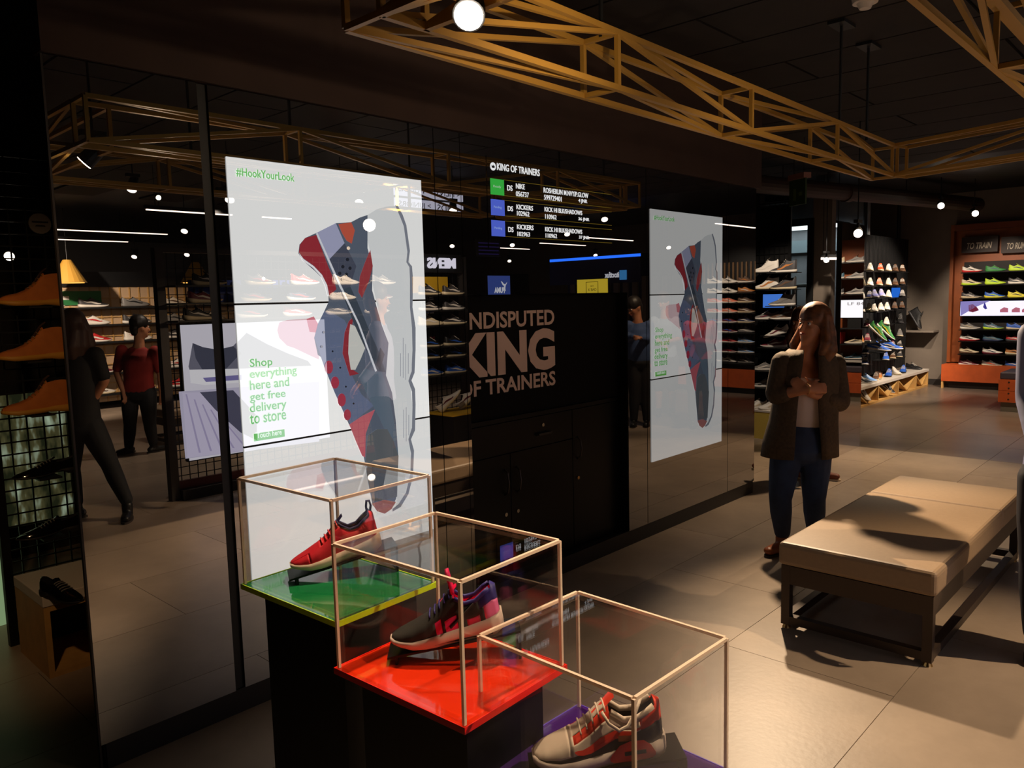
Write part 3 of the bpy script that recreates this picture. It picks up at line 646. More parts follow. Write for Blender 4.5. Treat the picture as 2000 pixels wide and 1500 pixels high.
# shoe 1, red
z = Z1
toe1 = onZ(572, 1112, Z1 + .03); toe2 = onZ(770, 1258, Z2 + .03); toe3 = onZ(1045, 1466, Z3 + .05)
RED1 = mat('red_mesh', (214, 22, 44), .65, bump=.15, bscale=300); NAVY1 = mat('navy_lining', (34, 26, 78), .7); CREAM = mat('cream_foam', (222, 200, 178), .6); INSO = mat('pale_insole', (214, 190, 140), .7)
REDT = mat('red_overlay', (232, 66, 74), .4)
c = stand('black acrylic stand under the red trainer', Z1, toe1, .228, math.radians(11), ta=TA + .28)
def reg1(t, h, cc):
    if t > .80 and h < .92: return 'toe_cap'
    if .40 < t < .64 and abs(cc) < .6 and h > .5: return 'eyestay'
def ex1(t, S):
    mb = MB(); mb.tube([(-.47, 0, .33), (-.50, 0, .40), (-.495, 0, .445), (-.465, 0, .45), (-.445, 0, .40), (-.44, 0, .34)], .014, 6); mb.build('heel_tab', NAVY1, t, local=True)
    mb = MB(); mb.tube([S.P(tt, a, False, .004) for tt, a in [(.06, AC), (.12, AC), (.2, AC), (.3, AC), (.38, AC), (.41, 1.3), (.415, 1.57), (.41, 1.84), (.38, math.pi - AC), (.3, math.pi - AC), (.2, math.pi - AC), (.12, math.pi - AC), (.06, math.pi - AC), (.045, 1.57)]], .014, 6, closed=True); mb.build('collar', NAVY1, t, True, local=True)
    mb = MB(); mb.tube([(-.35, 0, .15), (-.2, 0, .14), (.02, 0, .13)], [.05, .07, .06], 10); mb.build('insole', INSO, t, True, local=True)
    for sg in (1, -1):
        o = fit_text('MAX', REDT, t, (0, 0, 0), (1, 0, 0), (0, 1, 0), 1, 1, 'logo'); me = o.data
        for v in me.vertices: 
            q = v.co + t.location; p = S.side(.20 - .10 * q.x if sg > 0 else .10 + .10 * q.x, .55 + .2 * q.y, sg, .004 + q.z); v.co = p
        me.update()
hero('red trainer with navy lining in the acrylic box with green base', c, TA + .28, math.radians(11), .228, 'runner', reg1,
     dict(upper=RED1, lining=NAVY1, sole=CREAM, toe_cap=RED1, eyestay=REDT, stripe=None, tongue=NAVY1, laces=REDT), ex1)
# shoe 2, black with pink and violet
BLK2 = mat('black_mesh', (38, 34, 30), .7, bump=.15, bscale=300); PNK = mat('hot_pink', (232, 30, 100), .5); VIO = mat('violet_panel', (52, 44, 128), .5); OFFW = mat('off_white_foam', (226, 204, 190), .6); PNK2 = mat('pale_pink', (244, 120, 180), .45)
SOLED = mat('dark_rubber', (30, 28, 28), .7)
def reg2(t, h, cc):
    if t < .13 and h < .55: return 'heel_panel'
    if t < .18 and h >= .55: return 'collar'
    if .18 < t < .30 and h < .35: return 'side_panel'
    if .38 < t < .50 and h < .4: return 'quarter_patch'
    if .52 < t < .58 and h < .6: return 'quarter_patch'
def ex2(t, S):
    mb = MB(); mb.grid([[(.0 - .13 + q * .02, y, .36 + q * .16 - abs(y) * .3) for y in (-.07, -.035, 0, .035, .07)] for q in (0, .4, .8, 1)]); o = mb.build('tongue_top', PNK, t, True, local=True)
    sm = o.modifiers.new('thickness', 'SOLIDIFY'); sm.thickness = .03
    mb = MB(); mb.tube([S.P(tt, a, False, .004) for tt, a in [(.06, AC), (.12, AC), (.2, AC), (.3, AC), (.38, AC)]], .018, 6); mb.tube([S.P(tt, math.pi - a, False, .004) for tt, a in [(.06, AC), (.12, AC), (.2, AC), (.3, AC), (.38, AC)]], .018, 6); mb.build('collar_piping', VIO, t, True, local=True)
    for sg in (1, -1):
        mb = MB(); mb.bar(S.side(.22, .85, sg, .01), S.side(.46, .16, sg, .012), .06, .012); mb.build('heel_strap', BLK2, t, local=True)
    mb = MB(); rows = []
    for i in range(15):
        u = .5 - .5 * math.cos(math.pi * i / 14); w = S.wid(u) + .012; zb = itp(S.k['B'], u); x = (u - .5) * 1.03
        rows.append([(x, w, zb + .022), (x, w * .9, zb - .006), (x, -w * .9, zb - .006), (x, -w, zb + .022)])
    mb.grid(rows); mb.build('outsole', SOLED, t, True, local=True)
c = stand('black acrylic stand under the black and pink trainer', Z2, toe2, .242, math.radians(9))
hero('black trainer with pink heel and violet panels in the red based acrylic box', c, TA, math.radians(9), .242, 'runner', reg2,
     dict(upper=BLK2, lining=PNK, sole=OFFW, heel_panel=PNK2, collar=VIO, side_panel=PNK, quarter_patch=PNK, stripe=None, tongue=PNK, laces=VIO), ex2)
# shoe 3, grey with orange
GRY3 = mat('grey_suede', (168, 150, 138), .75, bump=.1, bscale=300); WHT3 = mat('white_mesh', (214, 198, 180), .7, bump=.15, bscale=300); INF = mat('infrared', (238, 62, 34), .5); BLK3 = mat('black_suede', (48, 42, 38), .7)
def reg3(t, h, cc):
    if t < .17 and h > .5: return 'heel_panel'
    if h < .27 and .5 < t: return 'mudguard'
    if h < .55 - .5 * max(0, t - .16) and t < .5: return 'mudguard'
    if t > .72: return 'toe_cap'
    if .40 < t < .70 and .30 < abs(cc) < .72 and h > .5: return 'eyestay'
    if .2 < t < .42 and h > .58: return 'collar'
def ex3(t, S):
    for sg in (1, -1):
        mb = MB(); rows = []
        for u, lo, hi in [(.10, .03, .05), (.13, .015, .10), (.18, .01, .135), (.28, .01, .14), (.36, .012, .12), (.41, .015, .08), (.44, .03, .05)]:
            w = S.wid(u) + .022; rows.append([((u - .5) * 1.035, sg * (w - .004), lo), ((u - .5) * 1.035, sg * w, (lo + hi) / 2), ((u - .5) * 1.035, sg * (w - .004), hi)])
        mb.grid(rows); mb.build('air_unit', INF, t, True, local=True)
        mb = MB(); rows = []
        for u in (.17, .22, .27, .33): rows.append([((u - .5) * 1.035, sg * (S.wid(u) + .025), .052), ((u - .5) * 1.035, sg * (S.wid(u) + .025), .078)])
        mb.grid(rows); mb.build('air_window', BLK3, t, local=True)
        mb = MB(); mb.grid([[S.side(u, lo + (hi - lo) * q, sg, .014) for q in (0, .5, 1)] for u, lo, hi in [(.24, .30, .42), (.30, .27, .44), (.36, .26, .40)]]); mb.build('quarter_badge', mat('bronze_badge', (150, 84, 40), .5), t, True, local=True)
        pts = [S.P(.46, (AC if sg > 0 else math.pi - AC), False, .01), S.P(.40, (1.0 if sg > 0 else 2.14), False, .03)]
    mb = MB(); mb.tube([(-.04, .09, .33), (-.08, .135, .27), (-.15, .15, .225), (-.22, .14, .24), (-.30, .10, .31), (-.36, .03, .36)], .012, 6); mb.build('loose_lace', WHT3, t, True, local=True)
    mb = MB(); mb.tube([S.P(tt, a, False, .002) for tt, a in [(.06, AC), (.12, AC), (.2, AC), (.3, AC), (.39, AC)]], .02, 6); mb.tube([S.P(tt, math.pi - a, False, .002) for tt, a in [(.06, AC), (.12, AC), (.2, AC), (.3, AC), (.39, AC)]], .02, 6); mb.build('collar_piping', WHT3, t, True, local=True)
c = stand('black acrylic stand under the grey and orange trainer', Z3, toe3, .256, math.radians(5), .09)
hero('grey trainer with orange heel and side mark in the nearest acrylic box', c, TA, math.radians(5), .256, 'sneaker', reg3,
     dict(upper=WHT3, lining=BLK3, sole=mat('white_midsole', (222, 206, 194), .6), heel_panel=INF, mudguard=BLK3, toe_cap=WHT3, eyestay=INF, collar=GRY3, stripe=INF, tongue=INF, laces=WHT3), ex3)

# ------------------------------------------------------------------ bench
def bench(x0, x1, y0, y1, label, ztop=.44, seam=None):
    t = thing('bench', label, 'bench', ((x0 + x1) / 2, (y0 + y1) / 2, 0))
    w = .04; cs = [x0 - .02] + ([seam] if seam else []) + [x1 + .02]
    for a, b in zip(cs[:-1], cs[1:]):
        MB().box(a + .004, b - .004, y0 - .015, y1 + .015, .325, ztop).build('cushion', LEATH, t, bevel=.022)
    for x in (x0, x1 - w): MB().box(x, x + w, y0, y1, .23, .322).build('apron', BRONZE, t); MB().box(x, x + w, y0, y1, .025, .065).build('rail', BRONZE, t)
    for y in (y0, y1 - w): MB().box(x0 + w, x1 - w, y, y + w, .23, .322).build('apron', BRONZE, t); MB().box(x0 + w, x1 - w, y, y + w, .025, .065).build('rail', BRONZE, t)
    for x in (x0, x1 - w):
        for y in (y0, y1 - w):
            lg = MB().box(x - .001, x + w + .001, y - .001, y + w + .001, .02, .324).build('leg', BRONZE, t)
            MB().cyl((x + w / 2, y + w / 2, 0), (x + w / 2, y + w / 2, .02), .022, .012, 12).build('glide', BRASS, lg)
    return t
bench(3.64, 5.46, .915, 1.60, 'low taupe leather bench on a bronze frame in front of the woman', .44, onZ(1738, 965, .44).x)

# ------------------------------------------------------------------ left: wire grid with boots, black shoes and a cube
GY = 4.42
gx0, gx1, gz1 = onY(12, 1000, GY).x - .02, 1.95, 2.42
gr = thing('wire_grid', 'black wire grid display left of the mirror wall holding boots and black shoes', 'display rack', ((gx0 + gx1) / 2, GY, 0))
for x in (gx0, gx1): box('post', WIRE, gr, x - .02, x + .02, GY - .02, GY + .02, 0, gz1)
for z in (.04, gz1): box('rail', WIRE, gr, gx0 + .02, gx1 - .02, GY - .012, GY + .012, z - .012, z + .012)
k = gx0 + .07
while k < gx1 - .03: MB().bar((k, GY, .05), (k, GY, gz1 - .01), .007).build('wire', WIRE, gr); k += .075
k = .12
while k < gz1 - .02: MB().bar((gx0 + .02, GY - .006, k), (gx1 - .02, GY - .006, k), .007).build('wire', WIRE, gr); k += .06
def tray(parent, x0, x1, y0, y1, z): return box('shelf', BLACK, parent, x0, x1, y0, y1, z - .008, z)
gl = 0
for kind, px_, yb, lab in [('boot', 72, 598, 'topmost tan work boot on the wire grid left of the mirror wall'), ('boot', 70, 704, 'middle tan work boot of three on the left wire grid'), ('boot', 78, 808, 'lowest tan work boot on the left wire grid above the black shoes'),
                       ('dress', 92, 930, 'upper black leather shoe on the left wire grid under the boots'), ('dress', 100, 1046, 'lower black leather shoe on the left wire grid above the cube')]:
    p = onY(px_, yb, GY - .14)
    tray(gr, p.x - .05, p.x + .05, GY - .2, GY - .012, p.z - .001)
    cols = ('tan', 'gold', 'tan') if kind == 'boot' else ('black', 'black', 'black')
    o = far_shoe(kind, (p.x, p.y + .02, p.z), math.pi, cols, lab, 'work boots on the left grid' if kind == 'boot' else 'black shoes at the left grid', .305 if kind == 'boot' else .29, skip=('stripe',))
    for ch in o.children:
        if kind == 'boot' and ch.name.startswith('laces'): ch.material_slots[0].material = mat('boot_lace', (150, 112, 50), .4)
        if kind == 'boot' and ch.name.startswith('upper'): ch.material_slots[0].material = mat('nubuck', (186, 106, 40), .75, noise=.1, nscale=8)
        if kind == 'boot' and ch.name.startswith('tongue'): ch.material_slots[0].material = mat('boot_tongue', (74, 48, 30), .7)
        if kind == 'dress' and ch.name[:5] in ('upper', 'sole', 'tongu'): ch.material_slots[0].material = mat('patent_black', (12, 12, 13), .12, coat=.6)
cu = thing('display_cube', 'small ply cube with white top and open black front at the left', 'display cube', (1.2, 4.08, 0))
cx0, cx1, cy0, cy1, ch_ = 1.02, 1.46, 3.87, 4.30, .385
for n, a in [('side', (cx0, cx0 + .025, cy0, cy1, .0, ch_ - .05)), ('side', (cx1 - .025, cx1, cy0, cy1, 0, ch_ - .05)), ('bottom', (cx0 + .025, cx1 - .025, cy0, cy1, 0, .025)), ('lid', (cx0 + .025, cx1 - .025, cy0, cy1, ch_ - .075, ch_ - .05))]: box(n, WOOD, cu, *a)
box('back', BLACK, cu, cx0 + .025, cx1 - .025, cy1 - .02, cy1 - .002, .025, ch_ - .075); box('top', WHITE, cu, cx0 - .002, cx1 + .002, cy0 - .004, cy1 + .002, ch_ - .05, ch_, bevel=.004)
p = onZ(115, 1178, ch_)
o = far_shoe('dress', (p.x + .03, p.y + .05, ch_), math.radians(-75), ('black', 'black', 'black'), 'black leather shoe standing on the white topped cube', 'black shoes at the left grid', .28, skip=('stripe',))
for ch in o.children:
    if ch.name[:5] in ('upper', 'sole', 'tongu'): ch.material_slots[0].material = mat('patent_black', (12, 12, 13), .12)
# the lit shop window behind the grid
W1, nt, out = shader('street_window_light')
tc = nt.nodes.new('ShaderNodeTexCoord'); nz = nt.nodes.new('ShaderNodeTexNoise'); nz.inputs['Scale'].default_value = 7; nz.inputs['Detail'].default_value = 3
mpp = nt.nodes.new('ShaderNodeMapping'); mpp.inputs['Scale'].default_value = (1.6, 1, .55); nt.links.new(tc.outputs['Object'], mpp.inputs[0]); nt.links.new(mpp.outputs[0], nz.inputs['Vector'])
cr = nt.nodes.new('ShaderNodeValToRGB'); e = cr.color_ramp.elements; e[0].position = .42; e[0].color = (.012, .014, .006, 1); e[1].position = .74; e[1].color = (.36, .46, .33, 1)
q = cr.color_ramp.elements.new(.55); q.color = (.06, .055, .022, 1)
em = nt.nodes.new('ShaderNodeEmission'); em.inputs[1].default_value = .75; nt.links.new(nz.outputs['Fac'], cr.inputs[0]); nt.links.new(cr.outputs[0], em.inputs[0]); nt.links.new(em.outputs[0], out.inputs[0])
wn = thing('window_1', None, None, (1.2, 6.0, .0)); wn['kind'] = 'structure'
WYY = 6.0; a = onY(-60, 800, WYY); b = onY(150, 1130, WYY)
wx0, wx1, wz0, wz1 = .2, 1.85, .22, 1.12
box('pane', W1, wn, wx0, wx1, WYY, WYY + .01, wz0, wz1)
for x in (wx0, .72, 1.22, wx1): box('mullion', BLACK, wn, x - .025, x + .025, WYY - .03, WYY - .001, wz0 - .05, wz1 + .05)
for z in (wz0 - .03, wz1 + .03): box('rail', BLACK, wn, wx0 - .025, wx1 + .025, WYY - .04, WYY - .03, z - .03, z + .03)
structure(box('wall_front_left', mat('dark_wall', (40, 36, 34), .85), None, -3.8, 2.6, WYY + .012, WYY + .1, -.05, 3.3))
lp = thing('glow_screen', 'pale green glowing panel at the far left edge behind the wire grid', 'panel', (onY(2, 1200, 4.75).x, 4.75, 0))
x1 = onY(9, 1100, 4.75).x
box('panel', emis('pale_green_glow', (150, 178, 130), .55), lp, x1 - .16, x1, 4.75, 4.76, onY(4, 1235, 4.75).z, onY(4, 870, 4.75).z)
box('frame', WOOD, lp, x1 - .18, x1 + .006, 4.761, 4.78, 0, onY(4, 860, 4.75).z)
p = onY(77, 437, GY - .03)
sg = thing('round_sign', 'small white round emblem sign high on the left wire grid', 'sign', p)
MB().cyl(p, p + Vector((0, -.01, 0)), .05, n=24).build('disc', mat('sign_white', (120, 112, 108), .5), sg)
MB().poly([(p.x + a * .036, p.y - .012, p.z + b * .034) for a, b in [(-1, .1), (1, .1), (1, .32), (-1, .32)]], (0, 1, 0), .001).poly([(p.x + a * .03, p.y - .012, p.z + b * .03) for a, b in [(-.8, -.5), (.8, -.5), (.6, -.25), (-.6, -.25)]], (0, 1, 0), .001).build('emblem', BLACK, sg)

ORD = ['first', 'second', 'third', 'fourth', 'fifth', 'sixth', 'seventh', 'eighth', 'ninth', 'tenth']
# ------------------------------------------------------------------ orange running-shoe unit on the far right wall
OX = 14.72
un = thing('shoe_wall_unit', 'orange wooden wall unit of running shoes lettered TO TRAIN on the far right wall', 'shelving', (14.85, 2.3, 0))
yL = onX(1858, 500, 14.85).y
box('back_panel', ORNG2, un, 14.9, 14.98, .6, yL, .42, 2.72)
box('black_back', mat('shelf_back', (26, 20, 18), .7), un, 14.885, 14.899, .7, onX(1880, 600, 14.88).y, .45, 2.1)
box('frame_side', ORNG2, un, 14.78, 14.9, yL - .05, yL, .42, 2.72)
box('frame_top', mat('dark_orange_top', (120, 56, 24), .6), un, 14.78, 14.9, .6, yL - .05, 2.62, 2.72)
box('plinth_bench', ORNG, un, 14.55, 14.9, .6, onX(1838, 735, 14.55).y, .12, .40)
box('kick', mat('dark_kick', (40, 30, 24), .7), un, 14.65, 14.9, .62, onX(1845, 750, 14.55).y - .03, 0, .12)
box('foot', WOOD, un, 14.56, 14.62, onX(1838, 735, 14.55).y - .03, onX(1838, 735, 14.55).y, 0, .12)
LT = mat('dull_white_letter', (190, 176, 156), .6)
for body, xa, xb in [('TO TRAIN', 1888, 1937), ('TO RUN', 1966, 2003)]:
    a, b, c = onX(xa, 487, 14.78), onX(xb, 487, 14.78), onX(xa, 474, 14.78)
    box('sign_board', mat('sign_board', (40, 24, 18), .6), un, 14.79, 14.9, b.y - .08, a.y + .08, a.z - .06, a.z + .2)
    fit_text(body, LT, un, (14.789, a.y, a.z), (0, -1, 0), (0, 0, 1), abs(a.y - b.y), (c.z - a.z) * .95, bold=.02, shear=.25)
cols_y = [onX(1896, 600, OX).y, onX(1942, 600, OX).y, onX(1988, 600, OX).y]; cols_y.append(2 * cols_y[2] - cols_y[1])
ROWS = [(531, [('white', 'red', 'black'), ('green', 'green', 'teal'), ('lime', 'lime', 'navy'), ('navy', 'white', 'lime')]),
        (556, [('cream', 'lime', 'black'), ('lime', 'lime', 'teal'), ('darkgrey', 'white', 'white'), ('red', 'white', 'white')]),
        (582, [('darkgrey', 'cream', 'white'), ('blue', 'yellow', 'lime'), ('yellow', 'yellow', 'black'), ('grey', 'white', 'red')]),
        (643, [('grey', 'white', 'cream'), ('teal', 'lime', 'white'), ('blue', 'cream', 'blue'), ('lime', 'white', 'black')]),
        (666, [('white', 'red', 'black'), ('teal', 'navy', 'grey'), ('red', 'darkgrey', 'white'), ('navy', 'white', 'white')]),
        (691, [('cream', 'brown', 'brown'), ('white', 'maroon', 'navy'), ('tan', 'cream', 'black'), ('grey', 'white', 'red')]),
        (715, [('maroon', 'white', 'white'), ('grey', 'cream', 'orange'), ('blue', 'darkgrey', 'white'), ('lime', 'white', 'black')])]
NAMES = {'darkgrey': 'charcoal', 'lightblue': 'sky-blue'}
def cn(c): return NAMES.get(c, c)
for ri, (yb, cs) in enumerate(ROWS):
    z = onX(1920, yb, OX).z
    box('shelf', GLOSSB, un, 14.58, 14.884, .7, onX(1878, 600, OX).y, z - .015, z - .001)
    for ci, c in enumerate(cs):
        far_shoe('runner', (OX + .01, cols_y[ci], z), math.radians(-90), c, '%s running shoe, %s sole, on orange unit, %s shelf down, %s from left' % (cn(c[0]), cn(c[1]), ORD[ri], ORD[ci]), 'running shoes on the orange unit', .29)
a, b = onX(1875, 617, 14.72), onX(2010, 587, 14.72)
lb = thing('light_box', 'long white light box with purple shoe advert between the orange unit shelves', 'light box', (14.8, 2.6, a.z))
box('case', BLACK, lb, 14.73, 14.884, 1.9, a.y + .01, a.z - .005, b.z + .005)
box('face', emis('lightbox_white', (240, 234, 255), 1.15), lb, 14.722, 14.73, 1.9, a.y, a.z, b.z)
def lbp(name, pts, rgb): MB().poly([onX(p[0], p[1], 14.7205) for p in pts], (-1, 0, 0), .0006).build(name, emis('lb_%d_%d_%d' % rgb, rgb, .8), lb)
lbp('tint', [(1876, 589), (1935, 587), (1905, 600), (1876, 617)], (150, 140, 205))
lbp('advert_shoe', [(1892, 596), (1900, 594), (1908, 600), (1912, 606), (1900, 610), (1892, 608)], (120, 40, 60))
lbp('advert_runner', [(1920, 600), (1923, 589), (1926, 597), (1928, 603), (1924, 604)], (70, 60, 150))
for k, x in enumerate((1953, 1976, 1996)): lbp('advert_picture', [(x, 605), (x + 8, 600), (x + 16, 602), (x + 16, 610), (x, 610)], (196, 110, 130))

# ------------------------------------------------------------------ low orange unit in front, its tall shelves out of frame but seen in the small mirror
UX = 12.1; y1 = 2.34
u2 = thing('gondola', 'free standing orange wooden shoe gondola with grey kick at the right edge', 'shelving', (12.4, 1.5, 0))
box('kick', mat('grey_kick', (120, 108, 88), .6), u2, UX + .03, UX + .68, .3, y1 - .03, 0, .13)
for z in (.13, .285): box('board', ORNG, u2, UX, UX + .7, .25, y1, z, z + .151)
for z in (.17, .25, .32, .40): MB().cyl((UX - .002, y1 - .12, z), (UX + .002, y1 - .12, z), .012, n=8).build('screw', BRONZE, u2)
box('cushion', mat('dark_cushion', (62, 52, 58), .6), u2, UX + .01, UX + .69, .26, y1 - .01, .437, .53, bevel=.015)
box('back_panel', ORNG2, u2, UX + .42, UX + .5, .3, 1.92, .53, 2.45)
for z in (.62, .86, 1.10, 1.62, 1.86, 2.10): box('shelf', BLACK, u2, UX + .12, UX + .418, .3, 1.92, z - .015, z)
box('edge_strip', WHITE, u2, UX + .11, UX + .119, .3, 1.92, .585, .62)
tvy = 1.55
tv = thing('shelf_screen', 'white glowing screen on the orange gondola shelves', 'screen', (UX + .3, 1.5, 1.3))
box('screen', emis('tv_white', (250, 248, 255), 1.3), tv, UX + .26, UX + .265, 1.28, 1.75, 1.26, 1.53); box('case', BLACK, tv, UX + .266, UX + .30, 1.27, 1.76, 1.25, 1.54); box('foot', BLACK, tv, UX + .27, UX + .30, 1.4, 1.6, 1.1005, 1.25)
fit_text('LF 84', mat('grey_print', (120, 118, 130), .6), tv, (UX + .2585, 1.40, 1.45), (0, 1, 0), (0, 0, 1), .24, .045)
pc = ['grey', 'white', 'teal', 'grey', 'white', 'cream', 'grey', 'darkgrey']
for zi, z in enumerate((.62, .86, 1.62, 1.86, 2.10)):
    for k, yy in enumerate((.9, 1.2, 1.5, 1.78)):
        if zi == 1 and k == 1: continue
        c = pc[(zi * 3 + k) % 8]
        far_shoe('sneaker', (UX + .27, yy, z), math.radians(-90), (c, 'white', 'darkgrey'), '%s shoe on orange gondola, %s shelf up, %s from its far end' % (cn(c), ORD[zi], ORD[k]), 'shoes on the gondola', .27)
rb = thing('shoe_box', 'small red shoe box on the gondola shelf', 'box', (UX + .26, 1.2, .86)); box('carton', mat('red_card', (190, 26, 30), .5), rb, UX + .15, UX + .36, 1.12, 1.34, .861, 1.0); box('lid', mat('red_card', (190, 26, 30), .5), rb, UX + .147, UX + .363, 1.117, 1.343, 1.0005, 1.04)
box('mark', mat('white_print', (230, 220, 215), .6), rb, UX + .1465, UX + .1468, 1.14, 1.17, 1.01, 1.03)

# ------------------------------------------------------------------ slim mirror pillar
mp = thing('mirror_pillar', 'slim floor standing mirror pillar behind the woman to her right', 'mirror', (8.26, 3.0, 0))
box('core', BLACK, mp, 7.95, 8.565, WY + .012, WY + .05, 0, 2.34); box('mirror_face', acrylic('pillar_mirror', (.05, .05, .05), 12.0), mp, 7.945, 8.57, WY, WY + .011, 0, 2.34)
_pm = bpy.data.materials['pillar_mirror'].node_tree
for n in list(_pm.nodes): _pm.nodes.remove(n)
o_ = _pm.nodes.new('ShaderNodeOutputMaterial'); g_ = _pm.nodes.new('ShaderNodeBsdfGlossy'); g_.inputs[0].default_value = (.82, .8, .78, 1); g_.inputs[1].default_value = 0; _pm.links.new(g_.outputs[0], o_.inputs[0])
box('end_cap', BLACK, mp, 7.94, 7.9445, WY, WY + .05, 0, 2.34)

# ------------------------------------------------------------------ slatted shoe wall with ply bench
SY_ = 4.25
sl = thing('slat_wall', 'black slatted wall of trainers above a ply bench on the right', 'shelving', (13.0, SY_, 0))
box('panel', MATTB, sl, 12.0, 14.62, SY_ + .02, SY_ + .06, .34, 2.52)
k = 12.0
while k < 14.6: box('slat', BLACK, sl, k, k + .03, SY_, SY_ + .0195, .34, 2.52); k += .06
for x in (12.6, 14.2): MB().cyl((x, SY_ + .04, 2.52), (x, SY_ + .04, 3.24), .03, n=8).build('hanger', BLACK, sl)
bn = thing('ply_bench', 'ply bench with white top and triangular cubbies under the slatted shoe wall', 'bench', (13, 4.06, 0))
bx0, bx1, by0, by1 = 11.25, 14.72, 3.9, 4.24
box('top', WHITE, bn, bx0, bx1, by0 - .01, by1, .26, .30); box('bottom', WOOD, bn, bx0, bx1, by0, by1, .0, .03)
xs = [bx0, bx0 + .93, bx0 + 1.86, bx0 + 2.79, bx1]
for i, x in enumerate(xs):
    x_ = min(x, bx1 - .025); box('divider', WOOD, bn, x_, x_ + .025, by0, by1, .0301, .2599)
    if i < 4:
        a, b = x + .03, xs[i + 1] - .005; m_ = (a + b) / 2
        MB().bar((a, (by0 + by1) / 2, .24), (m_, (by0 + by1) / 2, .045), by1 - by0 - .02, .018).build('slope_board', WOOD, bn)
        MB().bar((m_ + .02, (by0 + by1) / 2, .045), (b, (by0 + by1) / 2, .24), by1 - by0 - .02, .018).build('slope_board', WOOD, bn)
box('back', BLACK, bn, bx0, bx1, by1 + .0005, by1 + .01, 0, .26)
SR = [(530, [(1684, 'white', 'white', 'navy'), (1699, 'white', 'cream', 'navy'), (1719, 'orange', 'cream', 'orange'), (1735, 'white', 'cream', 'white'), (1748, 'brown', 'brown', 'black'), (1762, 'brown', 'brown', 'brown')]),
      (558, [(1684, 'cream', 'cream', 'grey'), (1699, 'white', 'white', 'navy'), (1717, 'coral', 'cream', 'red'), (1735, 'white', 'cream', 'white'), (1748, 'brown', 'brown', 'black'), (1762, 'brown', 'black', 'brown')]),
      (582, [(1683, 'white', 'white', 'red'), (1698, 'navy', 'white', 'white'), (1735, 'white', 'cream', 'white'), (1762, 'grey', 'black', 'brown')]),
      (606, [(1683, 'white', 'white', 'navy'), (1697, 'cream', 'white', 'navy'), (1732, 'white', 'white', 'cream'), (1747, 'brown', 'black', 'black'), (1761, 'brown', 'black', 'black')]),
      (635, [(1694, 'maroon', 'white', 'white'), (1731, 'white', 'cream', 'white'), (1758, 'black', 'darkgrey', 'black')]),
      (662, [(1681, 'tan', 'cream', 'cream'), (1694, 'maroon', 'white', 'cream'), (1757, 'grey', 'cream', 'black')]),
      (684, [(1691, 'navy', 'white', 'white'), (1743, 'maroon', 'white', 'white'), (1756, 'darkgrey', 'cream', 'white')]),
      (704, [(1690, 'navy', 'white', 'white'), (1730, 'blue', 'white', 'white'), (1743, 'brown', 'cream', 'white'), (1756, 'darkgrey', 'cream', 'white')])]
for ri, (yb, ss) in enumerate(SR):
    z = onY(1725, yb, SY_ - .16).z
    for si, (px_, u, s_, a_) in enumerate(ss):
        p = onY(px_, yb, SY_ - .16)
        tray(sl, p.x - .15, p.x + .15, SY_ - .22, SY_ - .001, z - .001)
        far_shoe('hightop' if (px_ == 1758) else 'sneaker', (p.x, p.y, z), math.radians(196), (u, s_, a_), '%s trainer, %s stripe, on black slatted wall, %s row down, %s from left' % (cn(u), cn(a_), ORD[ri], ORD[si]), 'trainers on the slatted wall', .30)
for i, (px_, yb, u, s_, a_, ang, lab, L) in enumerate([
    (1708, 582, 'lilac', 'white', 'white', 205, 'left lilac trainer of the pair on the slatted wall', .3), (1721, 580, 'lilac', 'white', 'white', 205, 'right lilac trainer of the pair on the slatted wall', .3),
    (1707, 609, 'white', 'white', 'cream', 200, 'left plain white trainer of the pair below the lilac ones', .3), (1720, 607, 'white', 'white', 'cream', 200, 'right plain white trainer of the pair below the lilac ones', .3)]):
    p = onY(px_, yb, SY_ - .32); tray(sl, p.x - .14, p.x + .14, SY_ - .4, SY_ - .001, p.z - .001); far_shoe('sneaker', p, math.radians(ang), (u, s_, a_), lab, None, L)
# tilted green pair, blue striped pair
for i, (px_, yb, u, a_, ang, pit, lab) in enumerate([(1712, 652, 'green', 'yellow', 282, .75, 'left green and yellow trainer of the tilted pair on the slatted wall'), (1728, 650, 'green', 'yellow', 282, .75, 'right green and yellow trainer of the tilted pair on the slatted wall'),
                                                  (1716, 684, 'blue', 'white', 275, .12, 'left bright blue trainer with white stripes under the green pair'), (1740, 681, 'blue', 'white', 275, .12, 'right bright blue trainer with white stripes under the green pair')]):
    p = onY(px_, yb, SY_ - .34); tray(sl, p.x - .1, p.x + .1, SY_ - .42, SY_ - .001, p.z - .13 if pit > .5 else p.z - .03)
    far_shoe('sneaker', p, math.radians(ang), (u, 'white', a_), lab, None, .33, pit)
a, b = onY(1741, 582, SY_ - .05), onY(1757, 562, SY_ - .05)
bs = thing('price_screen', 'small blue lit panel between brown shoes on the slatted wall', 'screen', a); box('panel', emis('small_blue', (40, 110, 220), .8), bs, a.x, b.x, SY_ - .06, SY_ - .05, a.z, b.z); box('case', BLACK, bs, a.x - .01, b.x + .01, SY_ - .0495, SY_ - .001, a.z - .01, b.z + .01)
